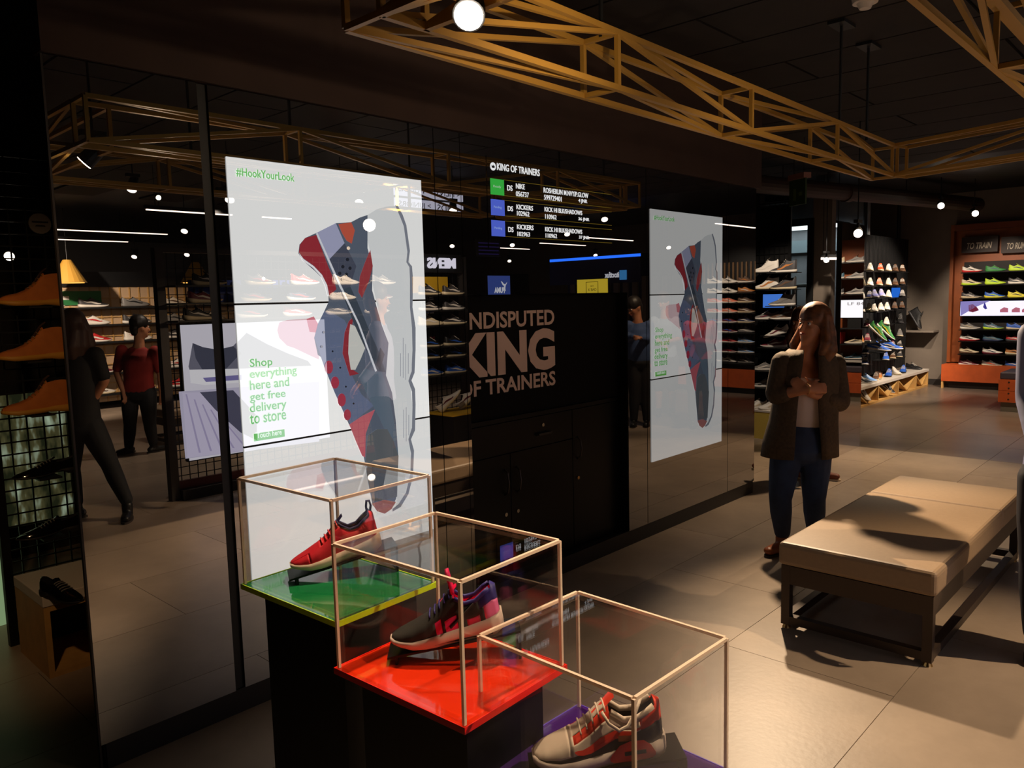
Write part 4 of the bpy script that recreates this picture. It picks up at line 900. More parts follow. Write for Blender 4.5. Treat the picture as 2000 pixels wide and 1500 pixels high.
for i, (px_, u, s_, a_, ang, lab) in enumerate([(1686, 'black', 'white', 'white', 265, 'black striped trainer nearest the mirror pillar on the ply bench'), (1700, 'lightblue', 'white', 'white', 255, 'pale blue trainer lying second along the ply bench'), (1713, 'brown', 'cream', 'tan', 190, 'brown trainer third along the ply bench'), (1722, 'tan', 'cream', 'brown', 190, 'tan trainer fourth along the ply bench'),
                                               (1738, 'blue', 'navy', 'white', 190, 'first dark blue trainer on the ply bench beside the white one'), (1752, 'white', 'cream', 'white', 230, 'white trainer on the ply bench between blue shoes'), (1766, 'blue', 'black', 'white', 190, 'second blue trainer on the ply bench past the white one'), (1789, 'black', 'darkgrey', 'darkgrey', 250, 'black trainer at the far end of the ply bench')]):
    p = onY(px_, 700, 4.05); far_shoe('sneaker', (p.x, 4.06 + .02 * (i % 2), .3), math.radians(ang), (u, s_, a_), lab, None, .30)
for px_, u, a_, lab in [(1684, 'white', 'black', 'white trainer standing inside the nearest bench cubby'), (1731, 'black', 'white', 'black trainer inside the second bench cubby')]:
    p = onY(px_, 780, 4.0); far_shoe('sneaker', (p.x, 3.985, .125), math.radians(255), (u, 'white', a_), lab, None, .24, .5)
ws = thing('wall_shelf', 'small grey wall shelf on the end wall right of the slatted wall', 'shelf', onX(1795, 645, 14.8))
p = onX(1795, 645, 14.85); box('board', GREYW, ws, 14.66, 14.995, p.y - .28, p.y + .25, p.z - .03, p.z)
far_shoe('hightop', (14.84, p.y + .08, p.z + .17), math.radians(-90), ('black', 'darkgrey', 'black'), 'black shoe propped toe down on the grey wall shelf', None, .36, 1.0)

# ------------------------------------------------------------------ white shoe rack beyond the mirror wall
RXX = 8.78
rk = thing('mesh_rack', 'tall black mesh rack of white trainers just past the mirror wall', 'display rack', (RXX, 4.2, 0))
ry0, ry1 = onX(1541, 600, RXX).y, 4.75
for y in (ry0, ry1): box('post', WIRE, rk, RXX - .015, RXX + .015, y - .015, y + .015, 0, 2.7)
for z in (.06, 2.69): box('rail', WIRE, rk, RXX - .012, RXX + .012, ry0 + .015, ry1 - .015, z - .01, z + .01)
box('panel', MATTB, rk, RXX + .02, RXX + .04, ry0, ry1, .1, 2.66)
k = ry0 + .06
while k < ry1 - .02: MB().bar((RXX, k, .07), (RXX, k, 2.68), .006).build('wire', WIRE, rk); k += .06
k = .14
while k < 2.66: MB().bar((RXX - .006, ry0 + .015, k), (RXX - .006, ry1 - .015, k), .006).build('wire', WIRE, rk); k += .09
for i, (px_, yb, u, s_, a_, kd, lab, pit) in enumerate([
    (1495, 532, 'white', 'white', 'white', 'hightop', 'white high top trainer top left on the mesh rack', 0), (1530, 532, 'darkgrey', 'white', 'tan', 'hightop', 'dark high top trainer top right on the mesh rack', 0),
    (1496, 565, 'white', 'cream', 'tan', 'hightop', 'white high top trainer second row left on the mesh rack', 0), (1529, 565, 'darkgrey', 'cream', 'brown', 'hightop', 'dark brown high top trainer second row right on the mesh rack', 0),
    (1527, 597, 'grey', 'white', 'grey', 'hightop', 'grey high top trainer in front of the blue screen', 0), (1496, 624, 'grey', 'white', 'maroon', 'sneaker', 'grey trainer with white sole below the blue screen, left', 0), (1528, 624, 'brown', 'white', 'grey', 'hightop', 'brown high top trainer below the blue screen, right', 0),
    (1517, 655, 'white', 'white', 'maroon', 'sneaker', 'tilted white trainer with dark red lining on the mesh rack', .25), (1511, 678, 'maroon', 'white', 'white', 'sneaker', 'dark red trainer under the tilted white one', 0),
    (1492, 723, 'grey', 'white', 'white', 'sneaker', 'grey trainer in the sixth row of the mesh rack', 0), (1492, 756, 'grey', 'white', 'darkgrey', 'sneaker', 'dark grey trainer in the lowest row of the mesh rack', 0)]):
    p = onX(px_, yb, RXX - .16); tray(rk, RXX - .27, RXX - .01, p.y - .15, p.y + .15, p.z - .001)
    far_shoe(kd, p, math.radians(100), (u, s_, a_), lab, None, .29, pit)
a, b = onX(1490, 601, RXX - .06), onX(1535, 574, RXX - .06)
bs = thing('rack_screen', 'blue lit panel hung on the mesh rack', 'screen', (a.x, a.y, a.z)); box('panel', emis('rack_blue', (70, 122, 214), .8), bs, RXX - .06, RXX - .055, b.y, a.y, a.z, b.z); box('case', BLACK, bs, RXX - .0545, RXX - .01, b.y, a.y, a.z, b.z)
p = onZ(1500, 850, 0)
bxm = thing('display_cube', 'yellow topped white cube on the floor at the foot of the mesh rack', 'display cube', (8.5, 3.98, 0))
qx, qy = 8.42, onX(1514, 845, 8.42).y
box('body', mat('cube_yellow', (206, 178, 84), .5), bxm, qx, qx + .3, qy, qy + .44, 0, .31); box('lid', WHITE, bxm, qx - .004, qx + .304, qy - .004, qy + .444, .3105, .33)
for k_, (dy, lab) in enumerate([(.12, 'white trainer on the yellow cube, right of the pair'), (.28, 'white trainer on the yellow cube, left of the pair')]): far_shoe('sneaker', (qx + .15, qy + dy + .02, .33), math.radians(150), ('white', 'white', 'cream'), lab, None, .28)

# ------------------------------------------------------------------ grey back wall with a glazed opening
BX = 11.3
g0, g1 = onX(1588, 600, BX).y, onX(1545, 600, BX).y        # opening (right, left)
structure(box('wall_far', GREYW, None, BX, BX + .15, 4.3, g0 + .02, -.05, 3.2))
structure(box('wall_far_left', mat('dark_wall', (40, 36, 34), .85), None, BX, BX + .15, g1 + .5, 8.8, -.05, 3.2))
wd = thing('door_1', None, None, (BX, (g0 + g1) / 2, 0)); wd['kind'] = 'structure'
box('frame', BLACK, wd, BX - .05, BX, g0 + .0, g0 + .08, 0, 2.72); box('header', BLACK, wd, BX - .05, BX, g0 + .08, g1 + .5, 2.62, 2.72)
box('pane', PANE, wd, BX - .02, BX - .012, g0 + .08, g1 + .5, .05, 2.62)
structure(box('wall_lobby', mat('lobby_grey', (150, 152, 156), .7, noise=.3, nscale=2.5), None, BX + 1.6, BX + 1.7, 4.35, 8.6, -.05, 3.2))
zt = onX(1565, 452, BX + 1.0).z
cl = thing('ceiling_light', 'bright white lobby ceiling light seen through the glazed opening', 'ceiling light', (BX + .9, 5.2, zt + .1))
box('diffuser', emis('lobby_light', (226, 236, 240), 2.2), cl, BX + .45, BX + 1.5, 4.6, 6.2, zt + .06, zt + .08); box('casing', BLACK, cl, BX + .44, BX + 1.51, 4.59, 6.21, zt + .0805, zt + .12)
bandz = onX(1565, 470, BX + 1.55).z
structure(box('trim_2', mat('pale_band', (150, 168, 176), .6), None, BX + 1.5, BX + 1.595, 4.36, 8.5, bandz - .2, bandz))
sg = thing('steel_rail_post', 'pale steel posts standing behind the glazed opening', 'post', (BX + .9, g0 + .3, 0))
for k_ in range(3): MB().cyl((BX + .9, g0 + .22 + .22 * k_, 0), (BX + .9, g0 + .22 + .22 * k_, 1.75), .04, n=10).build('post', CHROME, sg)
MB().cyl((BX + .9, g0 + .1, 1.77), (BX + .9, g0 + .8, 1.77), .03, n=8).build('rail', CHROME, sg)

# exit sign
e0 = onY(1560, 372, 3.45)
ex = thing('exit_sign', 'dark green exit sign box hung from the ceiling beyond the mirror wall', 'exit sign', e0, math.radians(-30))
W_, H_ = .13, .15
box('sign_face', mat('exit_green', (58, 80, 38), .5), ex, -.02, .0, -W_, W_, -H_, H_ * .75, local=True); box('housing', mat('exit_housing', (170, 120, 106), .5), ex, -.04, .05, -W_, W_, H_ * .75, H_ * 1.12, local=True)
box('figure', mat('exit_mark', (110, 130, 70), .5), ex, -.0225, -.0205, .02, .06, -.1, .02, local=True); box('arrow', mat('exit_mark', (110, 130, 70), .5), ex, -.0225, -.0205, -.08, -.03, -.06, -.02, local=True)
for y in (-.08, .08): MB().cyl((0, y, H_ * 1.12), (0, y, 3.245 - e0.z), .004, n=6).build('hanger', BLACK, ex, local=True)
sd = thing('smoke_detector', 'white round smoke detector on the black ceiling', 'smoke detector', onZ(1690, 4, 3.22))
p = sd.location.copy(); MB().cyl((p.x, p.y, 3.244), (p.x, p.y, 3.215), .07, .065, 20).build('base', WHITE, sd); MB().cyl((p.x, p.y, 3.215), (p.x, p.y, 3.185), .045, .03, 20).build('sensor', WHITE, sd)
for x in (9.5, 11.5, 13.5):
    pass
dct = thing('duct', 'dark round ventilation duct below the far ceiling', 'duct', (10.5, 3.6, 2.95)); MB().cyl((9.0, 4.4, 2.98), (14.5, 3.2, 3.0), .11, n=16).build('pipe', mat('duct_brown', (70, 54, 46), .6), dct); MB().cyl((10.9, 3.985, 2.98), (11.0, 3.964, 2.98), .122, n=16).build('joint', mat('duct_brown', (70, 54, 46), .6), dct)
for x in (9.6, 12.4): MB().cyl((x, 4.4 - (x - 9) * .218, 3.06), (x, 4.4 - (x - 9) * .218, 3.245), .006, n=6).build('strap', BLACK, dct)
# lit spot heads in view
def at_depth(px_, y_, z): return onZ(px_, y_, z)
spot_head('spotlight', 'left lit spotlight of two below the duct near the orange unit', onZ(1838, 402, 2.84), (9.0, 2.0, 1.6), 14, .05, .16)
spot_head('spotlight', 'right lit spotlight of two below the duct near the orange unit', onZ(1905, 417, 2.74), (9.5, 1.2, 1.4), 14, .05, .16)
spot_head('spotlight', 'lit spotlight at the top of the mirror pillar', onX(1676, 456, 7.7), (5.0, 1.6, 1.2), 14, .045, .14)
spot_head('spotlight', 'lit spotlight in front of the grey wall above the woman', onX(1614, 508, 10.6), (7.5, 2.9, 1.4), 14, .04, .12)
spot_head('spotlight', 'dazzling spotlight hung from the truss at the top of the picture', onZ(915, 32, 2.40), (.95, 1.12, 1.75), 60, .044, .14)
# linear light behind glass above woman
ll = thing('linear_light', 'short white strip light above the grey wall beyond the woman', 'strip light', onX(1618, 505, 10.9)); a, b = onX(1604, 505, 10.9), onX(1640, 505, 10.9); MB().bar(a, b, .03).build('diffuser', emis('strip_white', (255, 232, 214), 3), ll)
MB().bar(a + Vector((0, 0, .035)), b + Vector((0, 0, .035)), .04).build('housing', BLACK, ll)
for q_ in (.1, .9): h_ = a.lerp(b, q_); MB().cyl(h_ + Vector((0, 0, .055)), (h_.x, h_.y, 3.245), .005, n=6).build('hanger', BLACK, ll)

# ------------------------------------------------------------------ people
RT = Vector((RW[0, 0], RW[1, 0], 0)).normalized(); FW = Vector((RW[0, 2], RW[1, 2], 0)).normalized()
class Blob:
    """tapered tubes fused by a voxel remesh into one skin"""
    def __init__(s): s.mb = MB()
    def tube(s, pts, n=14, side=None):
        """pts: (x, y, z, rx, ry)"""
        P = [Vector(p[:3]) for p in pts]; rr = [(p[3], p[4] if len(p) > 4 else p[3]) for p in pts]
        d0 = (P[1] - P[0]).normalized(); d1 = (P[-1] - P[-2]).normalized()
        P = [P[0] - d0 * rr[0][1] * .8, P[0] - d0 * rr[0][1] * .45] + P + [P[-1] + d1 * rr[-1][1] * .45, P[-1] + d1 * rr[-1][1] * .8]
        rr = [(rr[0][0] * .35, rr[0][1] * .35), (rr[0][0] * .8, rr[0][1] * .8)] + rr + [(rr[-1][0] * .8, rr[-1][1] * .8), (rr[-1][0] * .35, rr[-1][1] * .35)]
        rings = []; k = len(P)
        for i in range(k):
            d = (P[min(i + 1, k - 1)] - P[max(i - 1, 0)]).normalized()
            a = Vector(side) if side is not None else Vector((1, 0, 0))
            if abs(a.dot(d)) > .92: a = Vector((0, 1, 0))
            a = (a - d * a.dot(d)).normalized(); b = d.cross(a)
            rings.append([P[i] + a * rr[i][0] * math.cos(t) + b * rr[i][1] * math.sin(t) for t in [2 * math.pi * j / n for j in range(n)]])
        vs = [v for r in rings for v in r]; fs = [(i * n + j, i * n + (j + 1) % n, (i + 1) * n + (j + 1) % n, (i + 1) * n + j) for i in range(k - 1) for j in range(n)]
        fs += [tuple(range(n))[::-1], tuple((k - 1) * n + j for j in range(n))]
        s.mb.add(vs, fs); return s
    def ball(s, c, r, sc=(1, 1, 1), R=None):
        b = MB().sphere((0, 0, 0), r, 12, sc); vs = [(R @ v if R else v) + Vector(c) for v in b.v]; s.mb.add(vs, b.f); return s
    def build(s, name, material, parent, M, vox, smooth=4):
        me = meshdata(name, s.mb.v, s.mb.f); flipfix(me)
        o = bpy.data.objects.new('tmp', me); COL.objects.link(o)
        rm = o.modifiers.new('r', 'REMESH'); rm.mode = 'VOXEL'; rm.voxel_size = vox; rm.use_smooth_shade = True
        sm = o.modifiers.new('s', 'SMOOTH'); sm.factor = .5; sm.iterations = smooth
        dg = bpy.context.evaluated_depsgraph_get(); m2 = bpy.data.meshes.new_from_object(o.evaluated_get(dg)); bpy.data.objects.remove(o)
        m2.name = name; m2.transform(M)
        if M.determinant() < 0: m2.flip_normals()
        m2.transform(Matrix.Translation(-parent.location))
        m2.materials.clear(); m2.materials.append(material)
        return link(bpy.data.objects.new(name, m2), parent)
def hand(b, wr, d, nrm, k=1.0, curl=.5, thumb=1):
    """palm, four bent fingers and a thumb from the palm side"""
    wr = Vector(wr); d = Vector(d).normalized(); nrm = Vector(nrm); nrm = (nrm - d * nrm.dot(d)).normalized(); s = d.cross(nrm)
    p = wr + d * .05 * k; b.tube([tuple(wr) + (.022 * k, .018 * k), tuple(wr + d * .04 * k) + (.036 * k, .016 * k), tuple(wr + d * .08 * k) + (.038 * k, .014 * k)], 10, side=s)
    for i, L in enumerate((.068, .078, .072, .056)):
        a = wr + d * .085 * k + s * (.028 - .0185 * i) * k; c = a + (d * math.cos(curl * .6) + nrm * math.sin(curl * .6)) * L * .55 * k; e = c + (d * math.cos(curl * 1.7) + nrm * math.sin(curl * 1.7)) * L * .5 * k
        b.tube([tuple(a) + (.0088 * k,), tuple(c) + (.008 * k,), tuple(e) + (.0068 * k,)], 7)
    a = wr + d * .025 * k + s * .03 * k * thumb; c = a + (d * .75 + s * .6 * thumb + nrm * .3).normalized() * .04 * k; e = c + (d * .95 + nrm * .35).normalized() * .034 * k
    b.tube([tuple(a) + (.012 * k,), tuple(c) + (.0105 * k,), tuple(e) + (.0085 * k,)], 7)
SKIN = mat('skin_warm', (186, 124, 88), .55); SKIN2 = mat('skin_tan', (160, 104, 74), .55)
EYEW = mat('eye_white', (220, 214, 206), .3); EYED = mat('eye_dark', (30, 22, 18), .3); LIP = mat('lip', (150, 72, 62), .5)
def person(label, g, hgt_px, J, top, bottom, shoe, hairm, skin=SKIN, sleeve='long', shorts=False, mirror=False, vox=.013, face=(-.8, -.5, 0), hair='short', jacket=None, group=None, hands=True, k=1.0, belly=0):
    """g = ground pixel; J = joints as pixels plus depth offset; built in a frame facing the lens, then stood in the world"""
    G = onZ(*g); dep = Vector(G).dot(Vector(RW[:, 2].tolist())) - CAM_H * RW[2, 2]
    ppm = FPX / dep
    hy = 591 - .0247 * (g[0] - 996)
    def L(j):
        d = Vector(_ray(j[0], j[1]).tolist()); C = Vector(CPOS.tolist()); y = j[2] if len(j) > 2 else 0
        q = C + d * (((G - C).dot(FW) + y) / d.dot(FW)); return Vector(((q - G).dot(RT), y, q.z))
    M = Matrix(((RT.x, FW.x, 0, G.x), (RT.y, FW.y, 0, G.y), (0, 0, 1, 0), (0, 0, 0, 1)))
    if mirror: M = Matrix(((1, 0, 0, 0), (0, -1, 0, 2 * WY), (0, 0, 1, 0), (0, 0, 0, 1))) @ M
    loc = M @ Vector((0, 0, 0)); t = thing('person', label, 'person', loc, group=group)
    P = {n: L(j) for n, j in J.items() if n in ('head', 'neck') or n[:2] in ('sh', 'el', 'wr', 'hi', 'kn', 'an')}
    hc, nk = P['head'], P['neck']; f = Vector(face).normalized(); rt = f.cross(Vector((0, 0, 1))).normalized(); up = rt.cross(f)
    R = Matrix((rt, f, up)).transposed()
    b = Blob()
    def H(x, y, z): return hc + R @ Vector((x * k, y * k, z * k))
    b.ball(H(0, -.015, .03), .1 * k, (.78, .95, .9), R); b.ball(H(0, .015, -.03), .088 * k, (.74, .82, 1.05), R)
    b.tube([tuple(H(0, .035, -.05)) + (.05 * k, .05 * k), tuple(H(0, .06, -.098)) + (.03 * k, .026 * k)], 12, side=rt)
    b.tube([tuple(H(0, .088, .015)) + (.008 * k,), tuple(H(0, .105, -.03)) + (.014 * k,)], 8); b.ball(H(0, .106, -.035), .015 * k)
    for s in (-1, 1): b.ball(H(.076 * s, -.01, -.012), .026 * k, (.35, .8, 1.25), R)
    for s in (-1, 1): b.ball(H(.03 * s, .072, .022), .02 * k, (1.2, .6, .45), R); b.ball(H(.032 * s, .068, -.022), .022 * k, (1, .7, .7), R)
    sc = (P['shl'] + P['shr']) / 2; hip = (P['hipl'] + P['hipr']) / 2; sw = (P['shr'] - P['shl']).length / 2
    b.tube([tuple(H(0, -.02, -.05)) + (.055 * k, .058 * k), tuple(nk) + (.056 * k, .056 * k), tuple(sc + Vector((0, 0, -.03))) + (.075, .07)], 14)
    w = sw + .01; hw = max((P['hipr'] - P['hipl']).length / 2 + .075, .14)
    def torso(bb, e=0, lo=None, hi=None):
        pts = []
        for q in (0, .12, .3, .5, .7, .87, .96):
            c = hip.lerp(sc, q); rx = np.interp(q, [0, .3, .5, .8, .96], [hw, hw * .88 + belly, hw * .9 + belly * .6, w * .95, w * .6]); ry = np.interp(q, [0, .3, .6, .85, .96], [.115, .1 + belly, .115 + belly * .5, .105, .07])
            if (lo is None or q >= lo) and (hi is None or q <= hi): pts.append((c.x, c.y, c.z, rx + e, ry + e))
        bb.tube(pts, 20)
    torso(b, -.01)
    AR = (.05 * k, .041 * k, .037 * k, .026 * k)
    for s in 'lr':
        b.tube([tuple(P['sh' + s]) + (AR[0],), tuple(P['el' + s]) + (AR[1],)], 12); b.tube([tuple(P['el' + s]) + (AR[2],), tuple(P['el' + s].lerp(P['wr' + s], .35)) + (AR[2],), tuple(P['wr' + s]) + (AR[3],)], 12)
        if hands:
            d = (P['wr' + s] - P['el' + s]); hand(b, P['wr' + s], J.get('hd' + s, d), Vector((0, -.3, -1)) if J.get('hn' + s) is None else Vector(J['hn' + s]), k, J.get('curl', .7), 1 if s == 'l' else -1)
        b.tube([tuple(P['hip' + s]) + (.085,), tuple(P['hip' + s].lerp(P['kn' + s], .5)) + (.076,), tuple(P['kn' + s]) + (.056,)], 14)
        b.tube([tuple(P['kn' + s]) + (.054,), tuple(P['kn' + s].lerp(P['an' + s], .3)) + (.056,), tuple(P['an' + s]) + (.036,)], 14)
    b.build('body', skin, t, M, vox)
    for s in (-1, 1):
        o = MB().sphere((0, 0, 0), .0105 * k, 10); o.v = [M @ H(*(Vector((.031 * s, .0745, .006)) + v)) for v in o.v]; o.build('eye', EYEW, t, True)
        o = MB().sphere((0, 0, 0), .006 * k, 8); o.v = [M @ H(*(Vector((.031 * s, .081, .006)) + v)) for v in o.v]; o.build('pupil', EYED, t, True)
        o = MB(); o.tube([M @ H(.014 * s, .088, .028), M @ H(.03 * s, .088, .033), M @ H(.048 * s, .078, .028)], .0032 * k, 6); o.build('eyebrow', hairm, t, True)
    o = MB(); o.tube([M @ H(-.024, .083, -.062), M @ H(-.01, .095, -.058), M @ H(0, .096, -.06), M @ H(.01, .095, -.058), M @ H(.024, .083, -.062)], [.003, .006, .007, .006, .003], 6); o.build('lips', LIP, t, True)
    # hair
    hb = Blob()
    hb.ball(H(0, -.014, .058), .107 * k, (.87, 1.01, .93), R); hb.tube([tuple(H(0, -.075, .0)) + (.07 * k, .045 * k), tuple(H(0, -.07, -.06)) + (.05 * k, .04 * k)], 12, side=rt)
    if hair == 'long':
        for x, y0, zz, r, sway in [(.082, -.01, -.2, .034, .03), (.075, -.06, -.23, .04, .03), (0, -.095, -.24, .055, .0), (-.075, -.055, -.23, .04, -.03), (-.085, -.005, -.17, .03, -.02), (.05, -.09, -.235, .045, .02), (-.05, -.09, -.235, .045, -.02)]:
            hb.tube([tuple(H(x * .9, y0 * .6, .07)) + (r * .8 * k,), tuple(H(x * 1.05, y0, -.03)) + (r * k,), tuple(H(x * 1.1 + sway, y0 + .01, zz * .62)) + (r * 1.15 * k,), tuple(H(x + sway * .4, y0 + .02, zz)) + (r * .6 * k,)], 10)
    if hair == 'beard': hb.tube([tuple(H(-.055, .03, -.06)) + (.02,), tuple(H(-.03, .068, -.095)) + (.025,), tuple(H(.03, .068, -.095)) + (.025,), tuple(H(.055, .03, -.06)) + (.02,)], 8)
    hb.build('hair', hairm, t, M, min(vox, .01), 3)
    # clothes
    tb_ = Blob(); torso(tb_, .012, None if jacket is None else .2, None if jacket is None else .72)
    if jacket is None:
        for s in 'lr':
            e = P['el' + s]; wv = P['wr' + s]; q = 1 if sleeve == 'long' else .0
            tb_.tube([tuple(P['sh' + s]) + (.066 * k,), tuple(P['sh' + s].lerp(e, .85 if q == 0 else 1)) + (.056 * k,)], 12)
            if q: tb_.tube([tuple(e) + (.056 * k,), tuple(e.lerp(wv, .88)) + (.04 * k,)], 12)
    tb_.build('shirt', top, t, M, vox)
    bb = Blob(); bb.tube([tuple(hip + Vector((0, 0, -.03))) + (hw + .012, .13), tuple(hip + Vector((0, 0, .07))) + (hw + .004, .118)], 18)
    for s in 'lr':
        kn, an = P['kn' + s], P['an' + s]
        bb.tube([tuple(P['hip' + s]) + (.102,), tuple(P['hip' + s].lerp(kn, .5)) + (.092,), tuple(kn) + (.072 if not shorts else .085,)], 14)
        if not shorts: bb.tube([tuple(kn) + (.07,), tuple(kn.lerp(an, .35)) + (.068,), tuple(an + Vector((0, 0, .03))) + (.05,)], 14)
    bb.build('shorts' if shorts else 'trousers', bottom, t, M, vox)
    for s in 'lr':
        an = P['an' + s]; td = Vector(J.get('toe' + s, (-.25, -.95, 0))).normalized(); z0 = .038; sb = Blob(); a0 = Vector((an.x, an.y, z0))
        sb.tube([tuple(a0 - td * .05) + (.036, .034), tuple(a0 + td * .06) + (.042, .034), tuple(a0 + td * .15) + (.036, .026)], 12, side=td.cross(Vector((0, 0, 1)))); sb.tube([tuple(a0 + Vector((0, 0, .0))) + (.04,), (an.x, an.y, max(an.z, .1)) + (.044,)], 12)
        so = sb.build('shoe', shoe, t, M, min(vox, .011), 3)
        mb = MB(); sd = td.cross(Vector((0, 0, 1))); ring = [a0 + td * (.045 + .135 * math.cos(q)) + sd * .044 * math.sin(q) for q in [k_ * math.pi / 10 for k_ in range(20)]]
        mb.poly([M @ Vector((v.x, v.y, .0)) for v in ring], (0, 0, 1), .014); mb.build('sole', mat('shoe_sole_dark', (50, 40, 34), .7) if shoe.name != 'plimsoll_brown' else mat('plimsoll_sole', (210, 190, 160), .6), t)
    return t, P, M, L
JACK = mat('brown_tweed', (78, 62, 44), .85, noise=.3, nscale=60, bump=.2, bscale=200)
DENIM = mat('blue_denim', (44, 60, 88), .8, noise=.25, nscale=14); DENIMD = mat('dark_denim', (26, 32, 46), .8)
HAIRA = mat('auburn_hair', (112, 68, 36), .5, noise=.6, nscale=26); HAIRB = mat('black_hair', (26, 20, 17), .5); HAIRC = mat('brown_hair', (70, 40, 24), .5)
TAN_SHOE = mat('tan_leather', (150, 80, 38), .4); BLK_SHOE = mat('black_leather', (20, 19, 19), .4)
WSH = mat('white_shirt', (222, 204, 192), .7)
J = dict(head=(1588, 637), neck=(1571, 690), shl=(1530, 705, .0), shr=(1628, 708, .03), ell=(1514, 772, -.03), elr=(1641, 786, -.03), wrl=(1580, 760, -.20), wrr=(1582, 768, -.16),
         hipl=(1538, 868), hipr=(1594, 868), knl=(1524, 972, -.03), knr=(1590, 972, -.02), anl=(1528, 1050, .02), anr=(1592, 1050, .03), toel=(-.8, -.6, 0), toer=(-.2, -1, 0), hdl=(1, .1, .05), hnl=(0, .9, -.3), hdr=(-.8, -.1, .62), hnr=(.3, .9, 0), curl=.9)
t, P, M, L = person('woman with long auburn hair in brown blazer and jeans, arms crossed, by the bench', (1570, 1079), 0, J, WSH, DENIM, TAN_SHOE, HAIRA, face=(-.86, -.5, .16), hair='long', jacket=True, vox=.009)
# blazer: open shell with sleeves pushed up to the forearm
mb = MB(); rows = []
for py_, xl, xr_, ry, ol, orr in [(890, 1491, 1634, .15, 1536, 1588), (860, 1496, 1633, .155, 1538, 1586), (820, 1508, 1632, .15, 1541, 1583), (780, 1516, 1634, .15, 1545, 1581), (740, 1519, 1636, .145, 1549, 1582), (712, 1522, 1634, .13, 1555, 1584), (696, 1530, 1628, .11, 1559, 1586), (684, 1545, 1610, .085, 1563, 1588)]:
    c = L(((xl + xr_) / 2, py_)); rx = L((xr_, py_)).x - c.x; a0 = L((orr, py_)).x - c.x; a1 = L((ol, py_)).x - c.x
    t0 = -math.acos(max(-1, min(1, a0 / rx))); t1 = -math.acos(max(-1, min(1, a1 / rx))) + 2 * math.pi; n = 30
    rows.append([M @ Vector((c.x + rx * math.cos(t0 + (t1 - t0) * i / n), (c.y + .01) + ry * math.sin(t0 + (t1 - t0) * i / n) * (1 + .05 * math.sin(i * 1.9)), c.z)) for i in range(n + 1)])
mb.grid(rows); o = mb.build('blazer', JACK, t, True); sm = o.modifiers.new('thickness', 'SOLIDIFY'); sm.thickness = .012; sm.offset = 1
sv = Blob()
for s, q in (('l', .30), ('r', .42)):
    e = P['el' + s]; wv = P['wr' + s]
    sv.tube([tuple(P['sh' + s]) + (.072,), tuple(P['sh' + s].lerp(e, .5)) + (.068,), tuple(e) + (.062,)], 14); sv.tube([tuple(e) + (.062,), tuple(e.lerp(wv, q)) + (.055,)], 14)
sv.build('sleeves', JACK, t, M, .009, 3)
w_ = P['wrl']; mb = MB(); mb.tube([M @ (w_ + Vector((-.008, .03 * math.cos(q), .03 * math.sin(q)))) for q in [k_ * math.pi / 8 for k_ in range(16)]], .003, 6, closed=True); mb.build('bracelet', BRASS, t, True)
# second woman hidden behind her
J = dict(head=(1566, 632), neck=(1578, 668), shl=(1556, 680), shr=(1616, 682), ell=(1553, 742), elr=(1622, 742), wrl=(1565, 790, -.1), wrr=(1612, 790, -.1), hipl=(1570, 790), hipr=(1602, 790), knl=(1570, 862), knr=(1600, 862), anl=(1572, 925), anr=(1602, 925), toel=(.6, -.8, 0), toer=(.75, -.65, 0))
person('person with brown hair mostly hidden behind the woman in the blazer', (1592, 935), 0, J, mat('dark_top', (38, 32, 32), .8), DENIMD, mat('plimsoll_brown', (120, 60, 38), .6), HAIRC, face=(-.7, -.6, 0), hair='long', vox=.014)
# person cut by the right edge
J = dict(head=(2092, 545), neck=(2090, 622), shl=(2022, 650), shr=(2168, 650), ell=(2012, 780), elr=(2186, 780), wrl=(2024, 868, -.15), wrr=(2150, 868, -.15), hipl=(2040, 930), hipr=(2130, 930), knl=(2026, 1090), knr=(2130, 1090), anl=(2022, 1252), anr=(2130, 1252), toel=(.6, .8, 0), toer=(.2, 1, 0))
person('person in pale blue shirt and dark trousers cut off by the right edge', (2090, 1292), 0, J, mat('pale_blue_shirt', (128, 132, 168), .7), mat('navy_trousers', (24, 20, 34), .8), BLK_SHOE, HAIRC, face=(.3, 1, 0), vox=.014)
# people on the shop floor behind the lens, seen in the mirror wall
J = dict(head=(140, 640), neck=(152, 672), shl=(122, 690), shr=(186, 690), ell=(112, 755), elr=(204, 745), wrl=(118, 808), wrr=(170, 800), hipl=(140, 830), hipr=(176, 830), knl=(138, 915), knr=(214, 905), anl=(150, 990), anr=(248, 985, -.1), toel=(-1, .2, 0), toer=(.3, -.9, 0))
person('person in black top and trousers walking past, reflected nearest the left mirror edge', (215, 1008), 0, J, mat('black_top', (16, 16, 18), .8), mat('black_trousers', (20, 21, 24), .8), BLK_SHOE, HAIRC, face=(-.9, .4, 0), mirror=True, sleeve='short', hair='long')
J = dict(head=(274, 640), neck=(272, 668), shl=(238, 682), shr=(302, 684), ell=(228, 728), elr=(313, 730), wrl=(240, 765, -.1), wrr=(315, 768), hipl=(254, 765), hipr=(288, 765), knl=(254, 828), knr=(292, 825), anl=(252, 878), anr=(300, 872), toel=(-.4, -1, 0), toer=(.5, .8, 0))
person('person in red shirt and dark trousers reflected left of the shoe rack', (272, 884), 0, J, mat('red_shirt', (150, 36, 28), .8), mat('black_trousers', (20, 21, 24), .8), BLK_SHOE, HAIRB, face=(.6, .7, 0), mirror=True, sleeve='short')
J = dict(head=(1239, 601), neck=(1245, 622), shl=(1228, 634), shr=(1266, 634), ell=(1224, 662), elr=(1272, 664), wrl=(1240, 658, -.26), wrr=(1250, 660, -.27), hipl=(1238, 704), hipr=(1262, 704), knl=(1239, 768), knr=(1262, 768), anl=(1238, 824), anr=(1263, 824))
